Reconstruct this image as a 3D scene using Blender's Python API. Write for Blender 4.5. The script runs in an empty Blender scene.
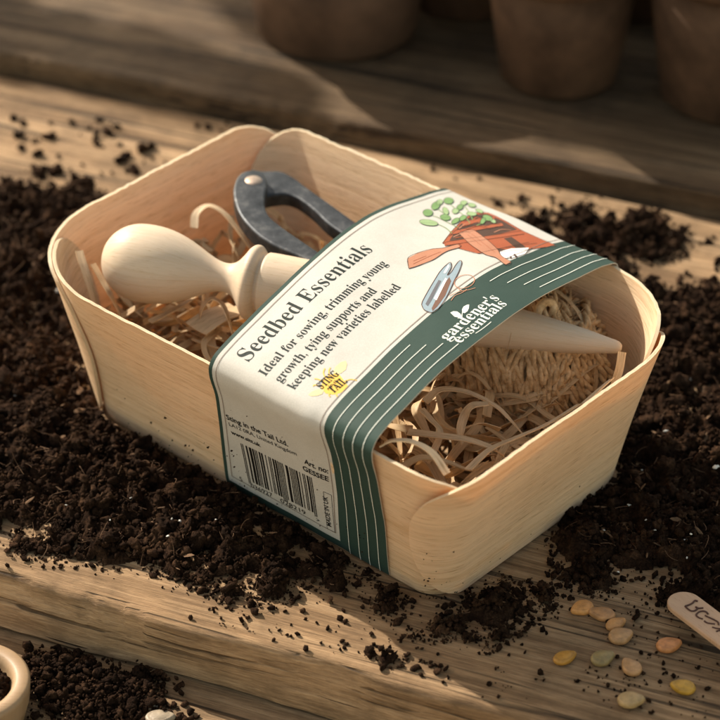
import bpy, math, random
import numpy as np
from mathutils import Vector, Matrix
from mathutils.geometry import tessellate_polygon
R = math.radians
random.seed(7); RNG = np.random.default_rng(11)
SC = bpy.context.scene
COL = SC.collection

# ------------------------------------------------------------------ camera
PITCH, DIST = 0.5904, 0.80
FPX = 3240 * DIST                       # focal length in photo pixels (720 wide)
CAM = np.array([0, -math.cos(PITCH) * DIST, math.sin(PITCH) * DIST])
FW = np.array([0, math.cos(PITCH), -math.sin(PITCH)])
RT = np.array([1.0, 0, 0]); UP = np.cross(RT, FW)
cd = bpy.data.cameras.new('camera'); cam = bpy.data.objects.new('camera', cd); COL.objects.link(cam)
cd.sensor_width = 36; cd.lens = FPX / 720 * 36
cam.location = CAM; cam.rotation_euler = (math.pi / 2 - PITCH, 0, 0)
cd.clip_start = .02; cd.clip_end = 50
cd.dof.use_dof = True; cd.dof.focus_distance = 0.708; cd.dof.aperture_fstop = 15.0
cd.dof.aperture_blades = 9
SC.camera = cam

# ------------------------------------------------------------------ basket frame (u = long direction, v = across)
AZ = 0.7344
OB = np.array([-.0031, -.0409, 0])
A = np.array([math.cos(AZ), -math.sin(AZ), 0]); B = np.array([math.sin(AZ), math.cos(AZ), 0])
ZZ = np.array([0, 0, 1.0])
def W(u, v, z): return OB + A * u + B * v + ZZ * z
def pr(P):
    q = np.asarray(P) - CAM; z = q @ FW
    return np.stack([360 + FPX * (q @ RT) / z, 360 - FPX * (q @ UP) / z], -1)
def at(x, y, z=0.0):
    d = FW + RT * (x - 360) / FPX - UP * (y - 360) / FPX
    return CAM + d * (z - CAM[2]) / d[2]

# ------------------------------------------------------------------ light
SUN_EL = R(36)
phi = R(3)
hdir = -A * math.cos(phi) + B * math.sin(phi)
SDIR = hdir * math.cos(SUN_EL) + ZZ * math.sin(SUN_EL)
sd = bpy.data.lights.new('sun', 'SUN'); sun = bpy.data.objects.new('sun', sd); COL.objects.link(sun)
sd.energy = 2.9; sd.angle = R(.5); sd.color = (1.0, .93, .81)
sun.rotation_euler = Vector(SDIR).to_track_quat('Z', 'Y').to_euler()
world = bpy.data.worlds.new('World'); SC.world = world; world.use_nodes = True
nt = world.node_tree; bgn = nt.nodes['Background']
sky = nt.nodes.new('ShaderNodeTexSky'); sky.sky_type = 'NISHITA'; sky.sun_disc = False
sky.sun_elevation = SUN_EL; sky.sun_rotation = math.atan2(hdir[0], hdir[1])
tint = nt.nodes.new('ShaderNodeMix'); tint.data_type = 'RGBA'; tint.blend_type = 'MULTIPLY'
tint.inputs[0].default_value = 1.0; tint.inputs[7].default_value = (1.0, .755, .50, 1)
nt.links.new(sky.outputs[0], tint.inputs[6]); nt.links.new(tint.outputs[2], bgn.inputs[0])
bgn.inputs[1].default_value = .15
SC.view_settings.view_transform = 'Standard'; SC.view_settings.look = 'None'
SC.view_settings.exposure = 1.35; SC.view_settings.gamma = 1
SC.cycles.max_bounces = 8; SC.cycles.sample_clamp_indirect = 6

# ------------------------------------------------------------------ small helpers
def link(o, parent=None):
    COL.objects.link(o)
    if parent is not None: o.parent = parent
    return o
def tag(o, label=None, cat=None, group=None, kind=None):
    for k, v in (('label', label), ('category', cat), ('group', group), ('kind', kind)):
        if v: o[k] = v
    return o
def empty(name, loc, label, cat, group=None):
    o = bpy.data.objects.new(name, None); o.empty_display_size = .01; o.location = loc
    link(o); return tag(o, label, cat, group)
def mesh_np(name, V, Fq, mats, parent=None, smooth=True, uv=None, mi=None, sharp=None):
    """V (n,3); Fq (m,k) int array, or a list of index tuples. World coordinates, moved to the parent's frame."""
    V = np.asarray(V, dtype=np.float64)
    if parent is not None: V = V - np.array(parent.matrix_basis.translation)
    me = bpy.data.meshes.new(name)
    if isinstance(Fq, np.ndarray):
        n, k = Fq.shape
        me.vertices.add(len(V)); me.vertices.foreach_set('co', V.astype(np.float32).ravel())
        me.loops.add(n * k); me.loops.foreach_set('vertex_index', Fq.astype(np.int32).ravel())
        me.polygons.add(n); me.polygons.foreach_set('loop_start', np.arange(0, n * k, k, dtype=np.int32))
        me.polygons.foreach_set('loop_total', np.full(n, k, dtype=np.int32))
        me.update(calc_edges=True)
    else:
        me.from_pydata([tuple(v) for v in V], [], [tuple(f) for f in Fq]); me.update()
    if uv is not None:
        l = me.uv_layers.new(name='UVMap')
        idx = np.empty(len(me.loops), dtype=np.int32); me.loops.foreach_get('vertex_index', idx)
        l.data.foreach_set('uv', np.asarray(uv, dtype=np.float32)[idx].ravel())
    for m in (mats if isinstance(mats, (list, tuple)) else [mats]): me.materials.append(m)
    if mi is not None: me.polygons.foreach_set('material_index', np.asarray(mi, dtype=np.int32))
    me.polygons.foreach_set('use_smooth', np.full(len(me.polygons), smooth))
    if sharp: me.set_sharp_from_angle(angle=R(sharp))
    return link(bpy.data.objects.new(name, me), parent)
def merge(parts):
    Vs, Fs, o = [], [], 0
    for V, F in parts:
        Vs.append(V); Fs.append(F + o); o += len(V)
    return np.concatenate(Vs), np.concatenate(Fs)
def fade(t): return t * t * (3 - 2 * t)
def hash3(i, j, k, s):
    h = (i * 374761393 + j * 668265263 + k * 2147483647 + s * 974634777) & 0xffffffff
    h = ((h ^ (h >> 13)) * 1274126177) & 0xffffffff
    return ((h ^ (h >> 16)) & 0xffff) / 65535.0
def vnoise(P, s=0):
    P = np.asarray(P, dtype=np.float64); I = np.floor(P).astype(np.int64); f = fade(P - I); r = 0
    for a in (0, 1):
        for b in (0, 1):
            for c in (0, 1):
                w = (f[..., 0] if a else 1 - f[..., 0]) * (f[..., 1] if b else 1 - f[..., 1]) * (f[..., 2] if c else 1 - f[..., 2])
                r = r + w * hash3(I[..., 0] + a, I[..., 1] + b, I[..., 2] + c, s)
    return r * 2 - 1
def fbm(P, o=4, s=0, g=.5):
    P = np.asarray(P, dtype=np.float64); r = 0; a = 1; f = 1
    for i in range(o): r = r + a * vnoise(P * f + 17.3 * i, s + i); a *= g; f *= 2.03
    return r
def grid_faces(nu, nv, cu=False, cv=False):
    """vertex (i,j) = i*nv+j"""
    i = np.arange(nu if cu else nu - 1); j = np.arange(nv if cv else nv - 1)
    I, J = np.meshgrid(i, j, indexing='ij'); I2 = (I + 1) % nu; J2 = (J + 1) % nv
    return np.stack([I * nv + J, I2 * nv + J, I2 * nv + J2, I * nv + J2], -1).reshape(-1, 4)
def catmull(pts, n):
    P = np.asarray(pts, dtype=float); P = np.vstack([2 * P[0] - P[1], P, 2 * P[-1] - P[-2]])
    m = len(P) - 3; t = np.linspace(0, m - 1e-9, n); i = t.astype(int); f = (t - i)[:, None]
    p0, p1, p2, p3 = P[i], P[i + 1], P[i + 2], P[i + 3]
    return .5 * (2 * p1 + (p2 - p0) * f + (2 * p0 - 5 * p1 + 4 * p2 - p3) * f ** 2 + (3 * p1 - p0 - 3 * p2 + p3) * f ** 3)
def unit(v): return v / np.maximum(np.linalg.norm(v, axis=-1, keepdims=True), 1e-12)
def tube(path, r, k=6, cap=True):
    path = np.asarray(path, dtype=float); n = len(path); T = unit(np.gradient(path, axis=0))
    ref = np.array([.13, .21, .97]); X = unit(np.cross(T, ref)); Y = np.cross(T, X)
    r = np.broadcast_to(np.asarray(r, dtype=float), (n,)); a = np.linspace(0, 2 * math.pi, k, endpoint=False)
    V = path[:, None] + r[:, None, None] * (np.cos(a)[None, :, None] * X[:, None] + np.sin(a)[None, :, None] * Y[:, None])
    return V.reshape(-1, 3), grid_faces(n, k, cv=True)

# ------------------------------------------------------------------ node materials
def mat(name):
    m = bpy.data.materials.new(name); m.use_nodes = True
    n = m.node_tree; return m, n, n.nodes['Principled BSDF']
def N(n, t, **kw):
    x = n.nodes.new(t)
    for k, v in kw.items():
        if k.startswith('i_'):
            key = k[2:]; x.inputs[int(key) if key.isdigit() else key.replace('_', ' ')].default_value = v
        else: setattr(x, k, v)
    return x
def ramp(n, fac, stops):
    x = n.nodes.new('ShaderNodeValToRGB'); e = x.color_ramp.elements
    while len(e) < len(stops): e.new(.5)
    for q, (p, c) in zip(e, stops): q.position = p; q.color = (*c, 1) if len(c) == 3 else c
    n.links.new(fac, x.inputs[0]); return x
def noise(n, vec, scale, detail=4, rough=.6, mapscale=None, dist=0):
    if mapscale is not None:
        m = N(n, 'ShaderNodeMapping'); m.inputs['Scale'].default_value = mapscale
        n.links.new(vec, m.inputs[0]); vec = m.outputs[0]
    x = N(n, 'ShaderNodeTexNoise'); x.inputs['Scale'].default_value = scale; x.inputs['Detail'].default_value = detail
    x.inputs['Roughness'].default_value = rough; x.inputs['Distortion'].default_value = dist
    n.links.new(vec, x.inputs['Vector']); return x.outputs['Fac']
def mixc(n, mode, f, a, b):
    x = N(n, 'ShaderNodeMix', data_type='RGBA', blend_type=mode)
    for s, v in ((0, f), (6, a), (7, b)):
        if isinstance(v, (int, float)): x.inputs[s].default_value = v
        elif isinstance(v, tuple): x.inputs[s].default_value = (*v, 1)
        else: n.links.new(v, x.inputs[s])
    return x.outputs[2]
def mth(n, op, a, b=None):
    x = N(n, 'ShaderNodeMath', operation=op)
    for s, v in ((0, a), (1, b)):
        if v is None: continue
        if isinstance(v, (int, float)): x.inputs[s].default_value = v
        else: n.links.new(v, x.inputs[s])
    return x.outputs[0]
def bump(n, bs, h, strength, dist):
    x = N(n, 'ShaderNodeBump'); x.inputs['Strength'].default_value = strength; x.inputs['Distance'].default_value = dist
    n.links.new(h, x.inputs['Height']); n.links.new(x.outputs[0], bs.inputs['Normal']); return x
def spec(bs, rough, sp=.5):
    bs.inputs['Roughness'].default_value = rough; bs.inputs['Specular IOR Level'].default_value = sp

def board_mat(name, dark=1.0, seed=0.0, warm=1.0):
    m, n, bs = mat(name); tc = N(n, 'ShaderNodeTexCoord'); mp = N(n, 'ShaderNodeMapping')
    mp.inputs['Location'].default_value = (seed, seed * .37, seed * .11); n.links.new(tc.outputs['Object'], mp.inputs[0]); v = mp.outputs[0]
    grain = noise(n, v, 1, 6, .72, (17, 420, 300), .25)
    fine = noise(n, v, 1, 5, .75, (110, 1900, 1500))
    band = noise(n, v, 1, 3, .55, (3, 42, 36), 1.2)
    blot = noise(n, v, 38, 5, .62)
    crackn = noise(n, v, 1, 3, .5, (7, 330, 280), .5)
    crack = ramp(n, crackn, [(0.0, (0, 0, 0)), (.34, (0, 0, 0)), (.40, (1, 1, 1)), (1, (1, 1, 1))])
    g = mth(n, 'ADD', mth(n, 'MULTIPLY', grain, .5), mth(n, 'MULTIPLY', band, .5))
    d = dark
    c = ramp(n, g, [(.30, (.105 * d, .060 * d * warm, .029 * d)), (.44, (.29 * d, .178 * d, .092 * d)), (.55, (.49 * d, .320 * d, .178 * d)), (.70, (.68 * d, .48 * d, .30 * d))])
    c2 = mixc(n, 'MULTIPLY', .8, c.outputs[0], ramp(n, fine, [(.3, (.45, .42, .40)), (.62, (1.08, 1.05, 1.0))]).outputs[0])
    c3 = mixc(n, 'MULTIPLY', .7, c2, ramp(n, blot, [(.34, (.46, .45, .42)), (.52, (.95, .95, .93)), (.62, (1.05, 1.04, 1.0))]).outputs[0])
    c4 = mixc(n, 'MULTIPLY', .75, c3, crack.outputs[0])
    n.links.new(c4, bs.inputs['Base Color']); spec(bs, .78, .25)
    h = mth(n, 'ADD', mth(n, 'MULTIPLY', grain, .7), mth(n, 'MULTIPLY', fine, .35)); h = mth(n, 'ADD', h, mth(n, 'MULTIPLY', crack.outputs[0], .5))
    bump(n, bs, h, 1.0, .0012); return m
def veneer_mat(name, col, trans=.3, stretch=(7, 420, 1), dark=.9, rough=.62):
    m, n, bs = mat(name); tc = N(n, 'ShaderNodeTexCoord'); v = tc.outputs['UV']
    a = noise(n, v, 1, 5, .6, stretch, .05); b = noise(n, v, 1, 4, .65, (stretch[0] * 6, stretch[1] * 4, 1)); k = noise(n, v, 25, 3, .5)
    lo = tuple(x * dark * y for x, y in zip(col, (.98, .93, .85)))
    c = ramp(n, a, [(.3, lo), (.5, col), (.7, tuple(min(1, x * 1.08) for x in col))]).outputs[0]
    c = mixc(n, 'MULTIPLY', .35, c, ramp(n, b, [(.34, (.72, .65, .57)), (.46, (.97, .96, .95)), (.6, (1.04, 1.03, 1.02))]).outputs[0])
    c = mixc(n, 'MULTIPLY', .4, c, ramp(n, k, [(.3, (.86, .80, .72)), (.6, (1, 1, 1))]).outputs[0])
    fl = noise(n, v, 1, 2, .5, (150, 2600, 1)); c = mixc(n, 'MULTIPLY', .55, c, ramp(n, fl, [(.0, (.5, .38, .25)), (.33, (.55, .42, .28)), (.40, (1, 1, 1))]).outputs[0])
    st = noise(n, v, 1, 3, .6, (4, 90, 1)); c = mixc(n, 'MULTIPLY', .5, c, ramp(n, st, [(.34, (.86, .76, .62)), (.5, (1, 1, 1)), (.66, (1.05, 1.03, .98))]).outputs[0])
    n.links.new(c, bs.inputs['Base Color']); spec(bs, rough, .25)
    bump(n, bs, mth(n, 'ADD', mth(n, 'ADD', a, b), fl), .55, .0004)
    if trans:
        tr = N(n, 'ShaderNodeBsdfTranslucent'); mx = N(n, 'ShaderNodeMixShader'); mx.inputs[0].default_value = trans
        n.links.new(mixc(n, 'MULTIPLY', 1.0, c, (1.0, .80, .52)), tr.inputs[0])
        out = n.nodes['Material Output']; n.links.new(bs.outputs[0], mx.inputs[1]); n.links.new(tr.outputs[0], mx.inputs[2]); n.links.new(mx.outputs[0], out.inputs[0])
    return m
def plain(name, col, rough=.6, sp=.3, var=.12, scale=400, bmp=0, bd=.0003, metal=0):
    m, n, bs = mat(name); tc = N(n, 'ShaderNodeTexCoord'); f = noise(n, tc.outputs['Object'], scale, 5, .65)
    c = ramp(n, f, [(.3, tuple(x * (1 - var) for x in col)), (.7, tuple(min(1, x * (1 + var)) for x in col))])
    n.links.new(c.outputs[0], bs.inputs['Base Color']); spec(bs, rough, sp); bs.inputs['Metallic'].default_value = metal
    if bmp: bump(n, bs, f, bmp, bd)
    return m

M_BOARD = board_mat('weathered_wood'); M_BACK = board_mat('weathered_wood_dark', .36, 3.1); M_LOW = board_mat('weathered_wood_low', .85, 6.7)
M_VEN = veneer_mat('birch_veneer', (.86, .655, .435), .26)
M_VEND = veneer_mat('birch_base', (.62, .42, .24), .1)
M_EDGE = veneer_mat('veneer_cut_edge', (.88, .75, .53), .2, (300, 300, 1))
M_DIB = None
def soil_mat(name, c0, c1, c2):
    m, n, bs = mat(name); tc = N(n, 'ShaderNodeTexCoord'); v = tc.outputs['Object']
    a = noise(n, v, 170, 5, .7); b = noise(n, v, 1500, 4, .7); c_ = noise(n, v, 28, 3, .6)
    c = ramp(n, a, [(.28, c0), (.5, c1), (.74, c2)]).outputs[0]
    c = mixc(n, 'MULTIPLY', .8, c, ramp(n, b, [(.35, (.35, .33, .32)), (.66, (1.5, 1.4, 1.3))]).outputs[0])
    c = mixc(n, 'MULTIPLY', .6, c, ramp(n, c_, [(.35, (.5, .48, .46)), (.62, (1.15, 1.1, 1.08))]).outputs[0])
    n.links.new(c, bs.inputs['Base Color']); spec(bs, .95, .06); bump(n, bs, mth(n, 'ADD', a, b), 1.0, .0011); return m
M_SOIL = soil_mat('potting_soil', (.009, .0052, .0033), (.034, .0188, .0110), (.120, .068, .038))

# ------------------------------------------------------------------ boards
pa, pb = at(0, 575), at(470, 703)
BD = unit(pb - pa); BN = np.cross(ZZ, BD)          # along the board, and into the picture
BRZ = math.atan2(BD[1], BD[0])
def board(name, y0, y1, ztop, thick, m, label, seed, L=(-.62, .62), step=.0016, rr=.0030, dy=.0025):
    """a long board: y0..y1 across (from the front edge line), local x along the grain"""
    o = empty_loc = pa
    nx = int((L[1] - L[0]) / step); xs = np.linspace(L[0], L[1], nx)
    prof = [(y0, ztop - thick)] + [(y0, z) for z in np.linspace(ztop - thick + .001, ztop - rr, 9)]
    for a in np.linspace(0, math.pi / 2, 6)[1:]: prof.append((y0 + rr * (1 - math.cos(a)), ztop - rr + rr * math.sin(a)))
    nyt = max(6, int((y1 - y0) / dy))
    for y in np.linspace(y0 + rr, y1 - rr, nyt)[1:]: prof.append((y, ztop))
    for a in np.linspace(0, math.pi / 2, 5)[1:]: prof.append((y1 - rr + rr * math.sin(a), ztop - rr + rr * math.cos(a)))
    prof += [(y1, ztop - thick), ]
    prof = np.array(prof); X = np.repeat(xs[:, None], len(prof), 1); Y = np.repeat(prof[None, :, 0], nx, 0).copy(); Z = np.repeat(prof[None, :, 1], nx, 0).copy()
    P = np.stack([X * 14, Y * 330, Z * 330 + seed], -1)
    g = fbm(P, 3, seed) ; topw = np.clip((Z - (ztop - thick)) / thick, 0, 1)
    edge = np.exp(-((Y - y0) / .006) ** 2)
    chip = np.clip(fbm(np.stack([X * 75, Y * 0 + seed, Z * 0], -1), 4, seed + 3) - .34, 0, 1)
    Z -= .00035 * (g + .2) * topw + edge * topw * (.0012 * chip + .0004 * (1 + fbm(np.stack([X * 28, X * 0, Z * 0], -1), 3, seed + 9)))
    Y += (edge * (.0011 * fbm(np.stack([X * 33, Z * 60, X * 0], -1), 4, seed + 5) + .0026 * chip * topw)) + .0003 * g * edge
    V = np.stack([X, Y, Z], -1).reshape(-1, 3)
    ob = mesh_np(name, V, grid_faces(nx, len(prof)), m)
    me = ob.data
    ob.location = (pa[0], pa[1], 0); ob.rotation_euler = (0, 0, BRZ)
    return ob
fb = board('wooden_board', 0, .2605, 0.0, .0185, M_BOARD, None, 2, rr=.0021)
tag(fb, 'pale weathered wooden board the basket stands on', 'wooden board')
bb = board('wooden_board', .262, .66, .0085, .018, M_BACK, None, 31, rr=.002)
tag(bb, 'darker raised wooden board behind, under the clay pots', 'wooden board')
lb = board('floor', -.50, 2.4, -.0195, .02, M_LOW, None, 57, L=(-2.0, 2.0), rr=.001, step=.008, dy=.012)
tag(lb, 'lower wooden surface in front of the pale board', kind='structure')

# ------------------------------------------------------------------ basket
LA, WB, HH, DD = .1684 / 2, .112 / 2, .0542, .0153
RC1 = dict(F=.011, R=.036, B=.015, L=.037); RC0 = dict(F=.007, R=.013, B=.012, L=.014)
def rim_path(s, h, off):
    """s in pieces 0..8 (front side, F, right side, R, back side, B, left side, L); returns XY in (u,v) with outward offset"""
    s = np.asarray(s, dtype=float) % 8; h = np.asarray(h, dtype=float)
    a = LA - DD * (1 - h); b = WB - DD * (1 - h)
    rc = {k: RC0[k] + (RC1[k] - RC0[k]) * np.clip(h, 0, 1.2) for k in RC0}
    k = np.floor(s).astype(int); f = s - k
    u = np.zeros(np.broadcast(s, h).shape); v = u.copy(); nu = u.copy(); nv = u.copy()
    cs = {1: ('F', a - rc['F'], -b + rc['F'], -90), 3: ('R', a - rc['R'], b - rc['R'], 0), 5: ('B', -a + rc['B'], b - rc['B'], 90), 7: ('L', -a + rc['L'], -b + rc['L'], 180)}
    ends = {}
    for q, (nm, cu, cv, a0) in cs.items():
        m = k == q; th = np.radians(a0 + 90 * f)
        u = np.where(m, cu + rc[nm] * np.cos(th), u); v = np.where(m, cv + rc[nm] * np.sin(th), v)
        nu = np.where(m, np.cos(th), nu); nv = np.where(m, np.sin(th), nv)
        ends[q] = (cu + rc[nm] * math.cos(R(a0)), cv + rc[nm] * math.sin(R(a0)), cu + rc[nm] * math.cos(R(a0 + 90)), cv + rc[nm] * math.sin(R(a0 + 90)))
    for q, (e0, e1, n_) in {0: (7, 1, (0, -1)), 2: (1, 3, (1, 0)), 4: (3, 5, (0, 1)), 6: (5, 7, (-1, 0))}.items():
        m = k == q; x0, y0 = ends[e0][2:]; x1, y1 = ends[e1][:2]
        u = np.where(m, x0 + (x1 - x0) * f, u); v = np.where(m, y0 + (y1 - y0) * f, v)
        nu = np.where(m, n_[0], nu); nv = np.where(m, n_[1], nv)
    return u + nu * off, v + nv * off
_s = np.linspace(0, 8, 3201); _u, _v = rim_path(_s, np.full_like(_s, .55), 0)
_len = np.concatenate([[0], np.cumsum(np.hypot(np.diff(_u), np.diff(_v)))]); TOT = _len[-1]
def s2l(s): return np.interp(s, _s, _len)
def l2s(l): return np.interp(np.mod(l, TOT), _len, _s)
def panel(l0, l0w, l1, l1w, off, parent, seed, name='side_panel'):
    """full height between l0 and l1 (arc metres), half-ellipse lobes of width l0w / l1w beyond"""
    ls = np.concatenate([l0 - l0w * np.cos(np.linspace(0, math.pi / 2, 26)[:-1]), np.linspace(l0, l1, 90), l1 + l1w * np.sin(np.linspace(0, math.pi / 2, 26)[1:])])
    t = np.where(ls < l0, (l0 - ls) / l0w, np.where(ls > l1, (ls - l1) / l1w, 0)); t = np.clip(t, 0, 1)
    e = np.power(np.clip(1 - t ** 2, 0, 1), 1 / 2)
    wob = .0025 * fbm(np.stack([ls * 60, ls * 0, ls * 0 + seed], -1), 3, seed) + .0036 * fbm(np.stack([ls * 700, ls * 0, ls * 0 + seed], -1), 3, seed)
    hi = .5 + .5 * e + wob * np.minimum(1, e + .2); lo = .5 - .5 * e
    hi = np.maximum(hi, lo + .002)
    q = np.linspace(0, 1, 15); H = lo[:, None] + (hi - lo)[:, None] * q[None]; S = np.repeat(l2s(ls)[:, None], len(q), 1)
    th = .00105
    bul = .0005 * np.sin(H * math.pi) + .0007 * fbm(np.stack([ls[:, None] * 22 + 0 * H, H * 1.2, H * 0 + seed], -1), 3, seed + 4) * H
    sheets = []
    for o_ in (off + th, off):
        U, Vv = rim_path(S, H, o_ - bul); sheets.append((OB + A * U[..., None] + B * Vv[..., None] + ZZ * (.0012 + (HH - .0012) * H)[..., None]))
    n, k = S.shape; V = np.concatenate([sheets[0].reshape(-1, 3), sheets[1].reshape(-1, 3)]); g = grid_faces(n, k); m = n * k
    ring = [i * k for i in range(n)] + [(n - 1) * k + j for j in range(1, k)] + [i * k + k - 1 for i in range(n - 2, -1, -1)] + [j for j in range(k - 2, 0, -1)]
    ring = np.array(ring); r2 = np.roll(ring, -1)
    rim = np.stack([ring, ring + m, r2 + m, r2], -1)
    F = np.concatenate([g, g[:, ::-1] + m, rim]); mi = np.concatenate([np.zeros(len(g)), np.zeros(len(g)), np.ones(len(rim))])
    uv = np.stack([np.repeat(ls[:, None], k, 1), HH * H], -1).reshape(-1, 2) + seed * 1.7; uv = np.concatenate([uv, uv + .013])
    ob = mesh_np(name, V, F, [M_VEN, M_EDGE], parent, True, uv, mi, 45)
    return ob
bk = empty('punnet_basket', W(0, 0, 0), 'pale wood veneer basket wrapped in the printed paper band', 'basket')
mF, mR, mB, mL = s2l(1.5), s2l(3.5), s2l(5.5), s2l(7.5)
panel(mL - TOT - .004, .012, mF - .007, .0165, 0.0, bk, 1)                 # long side with the barcode
panel(mR - .000, .016, mB - .011, .021, 0.0, bk, 2)                       # long side at the back
panel(mF + .0085, .0155, mR - .016, .024, .0024, bk, 3)                   # short end, lobes outside
panel(mB + .0095, .021, mL + .004, .012, .0016, bk, 4)                     # short end by the handle
sb = np.linspace(0, 8, 129)[:-1]; Vb = []
for z, h, o_ in ((.0004, .0, .0006), (.0004, 0, -.02), (.0022, .02, -.02), (.0022, .02, .0006)):
    u_, v_ = rim_path(sb, np.full_like(sb, h), o_); Vb.append(OB + A * u_[:, None] + B * v_[:, None] + ZZ * z)
Vb = np.stack(Vb, 0); Fb = grid_faces(4, 128, cu=True, cv=True)
u_, v_ = rim_path(sb, np.zeros_like(sb), -.001); disc = OB + A * u_[:, None] + B * v_[:, None] + ZZ * .0016
Vall = np.concatenate([Vb.reshape(-1, 3), disc]); fl = [tuple(f) for f in Fb] + [tuple(range(512, 640))]
mesh_np('base_panel', Vall, fl, M_VEND, bk, False, Vall[:, :2])

# ------------------------------------------------------------------ paper band
prof = [(-.0420, .0012), (-.0442, .0080), (-.0490, .0245), (-.0542, .0415), (-.0584, .0525), (-.0578, .0572), (-.0530, .0600), (-.0430, .0624), (-.0285, .0650), (-.0105, .0668),
        (.0080, .0668), (.0260, .0640), (.0420, .0600), (.0520, .0572), (.0585, .0535), (.0560, .0430), (.0500, .0230), (.0440, .0060), (.0425, .0012)]
PP = catmull(prof, 900); _pl = np.concatenate([[0], np.cumsum(np.hypot(*np.diff(PP, axis=0).T))]); PLEN = _pl[-1]
_kn = np.array([-.0420, -.0490, -.0584, -.0430, -.0105, .0260, .0520, .0585, .0425])
def prof_at(w):
    l = np.asarray(w) * PLEN; return np.interp(l, _pl, PP[:, 0]), np.interp(l, _pl, PP[:, 1])
_wm = lambda k: np.interp(k, np.linspace(0, 1, len(prof)), _pl[np.linspace(0, 899, len(prof)).astype(int)] / PLEN)
_wk = np.array([_pl[int(round(899 * i / (len(prof) - 1)))] / PLEN for i in range(len(prof))])
uL = np.array([-.0093, -.0078, -.0040, .0000, .0022, .0024, .0022, .0012, -.0005, -.0030, -.0060, -.0090, -.0112, -.0124, -.0128, -.0128, -.0128, -.0128, -.0128])
uR = np.array([.0528, .0542, .0572, .0592, .0612, .0612, .0608, .0604, .0592, .0585, .0572, .0552, .0530, .0515, .0510, .0510, .0505, .0500, .0500])
_ww = np.linspace(0, 1, 400); _uL = np.interp(_ww, _wk, uL); _uR = np.interp(_ww, _wk, uR)
ker = np.hanning(25); ker /= ker.sum()
def smooth1(a): p = np.pad(a, 12, mode='edge'); return np.convolve(p, ker, mode='valid')
_uL, _uR = smooth1(_uL), smooth1(_uR)
def band(f, w, off=0.0):
    """f across the band (0 handle side, 1 tip side), w along it from the front foot over the top"""
    f, w = np.broadcast_arrays(np.asarray(f, dtype=float), np.asarray(w, dtype=float))
    v, z = prof_at(w); e = 1e-3
    v1, z1 = prof_at(np.clip(w + e, 0, 1)); v0, z0 = prof_at(np.clip(w - e, 0, 1)); nv, nz = -(z1 - z0), (v1 - v0); ln = np.hypot(nv, nz); nv, nz = nv / ln, nz / ln
    u = np.interp(w, _ww, _uL) * (1 - f) + np.interp(w, _ww, _uR) * f
    dent = -.0009 * np.exp(-((f - .70) / .07) ** 2) * np.exp(-((w - .155) / .10) ** 2) + .00035 * np.sin(f * 9 + w * 14) * np.exp(-((w - .5) / .3) ** 2)
    dent = dent + .00016 * fbm(np.stack([f * 4.5, w * 17, f * 0], -1), 3, 91)
    d = off + dent
    return W(0, 0, 0) + A * u[..., None] + B * (v + nv * d)[..., None] + ZZ * (z + nz * d)[..., None]
def paper(name, col, rough=.62):
    m, n, bs = mat(name); tc = N(n, 'ShaderNodeTexCoord'); a = noise(n, tc.outputs['Object'], 2600, 3, .7); b = noise(n, tc.outputs['Object'], 160, 4, .6)
    c = mixc(n, 'MULTIPLY', .5, col, ramp(n, a, [(.35, (.82, .82, .82)), (.65, (1.06, 1.06, 1.06))]).outputs[0])
    c = mixc(n, 'MULTIPLY', .4, c, ramp(n, b, [(.3, (.88, .86, .83)), (.6, (1, 1, 1))]).outputs[0])
    n.links.new(c, bs.inputs['Base Color']); spec(bs, rough, .15); bump(n, bs, a, .12, .0002); return m
M_CREAM = paper('cream_paper', (.515, .492, .442)); M_GREEN = paper('green_ink', (.029, .056, .045)); M_INK = paper('dark_ink', (.013, .021, .018)); M_PAPERBACK = paper('paper_back', (.42, .33, .23)); M_CUT = paper('paper_cut_edge', (.55, .50, .42))
M_BLACK = paper('black_ink', (.007, .006, .005)); M_LINE = paper('brown_line', (.20, .15, .12)); M_WHITE = paper('pale_ink', (.72, .74, .66))
bandO = empty('paper_band', W(.025, 0, 0), 'cream and green printed paper band around the veneer basket', 'label band')
GB, GT = .022, .712                        # green left border, cream ends
fs = np.unique(np.concatenate([np.linspace(0, 1, 41), [GB, GT]])); ws = np.unique(np.concatenate([np.linspace(0, 1, 150), [.0]]))
ws = np.linspace(0, 1, 420); WBOT = ws[np.argmin(abs(ws - .015))]
FF, WW = np.meshgrid(fs, ws, indexing='ij'); n_, k_ = FF.shape
V0 = band(FF, WW, 0).reshape(-1, 3); V1 = band(FF, WW, -.00028).reshape(-1, 3); g = grid_faces(n_, k_)
fc = (fs[:-1] + fs[1:]) / 2; wc = (ws[:-1] + ws[1:]) / 2; C_, D_ = np.meshgrid(fc, wc, indexing='ij')
mi0 = np.where((C_ > GB) & (C_ < GT) & (D_ > WBOT), 0, 1).ravel()
m_ = n_ * k_; ring = np.array([i * k_ for i in range(n_)] + [(n_ - 1) * k_ + j for j in range(1, k_)] + [i * k_ + k_ - 1 for i in range(n_ - 2, -1, -1)] + [j for j in range(k_ - 2, 0, -1)]); r2 = np.roll(ring, -1)
F = np.concatenate([g, g[:, ::-1] + m_, np.stack([ring, ring + m_, r2 + m_, r2], -1)])
mesh_np('band_sheet', np.concatenate([V0, V1]), F, [M_CREAM, M_GREEN, M_PAPERBACK, M_CUT], bandO, True, None, np.concatenate([mi0, np.full(len(g), 2), np.full(len(ring), 3)]), 50)

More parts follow.
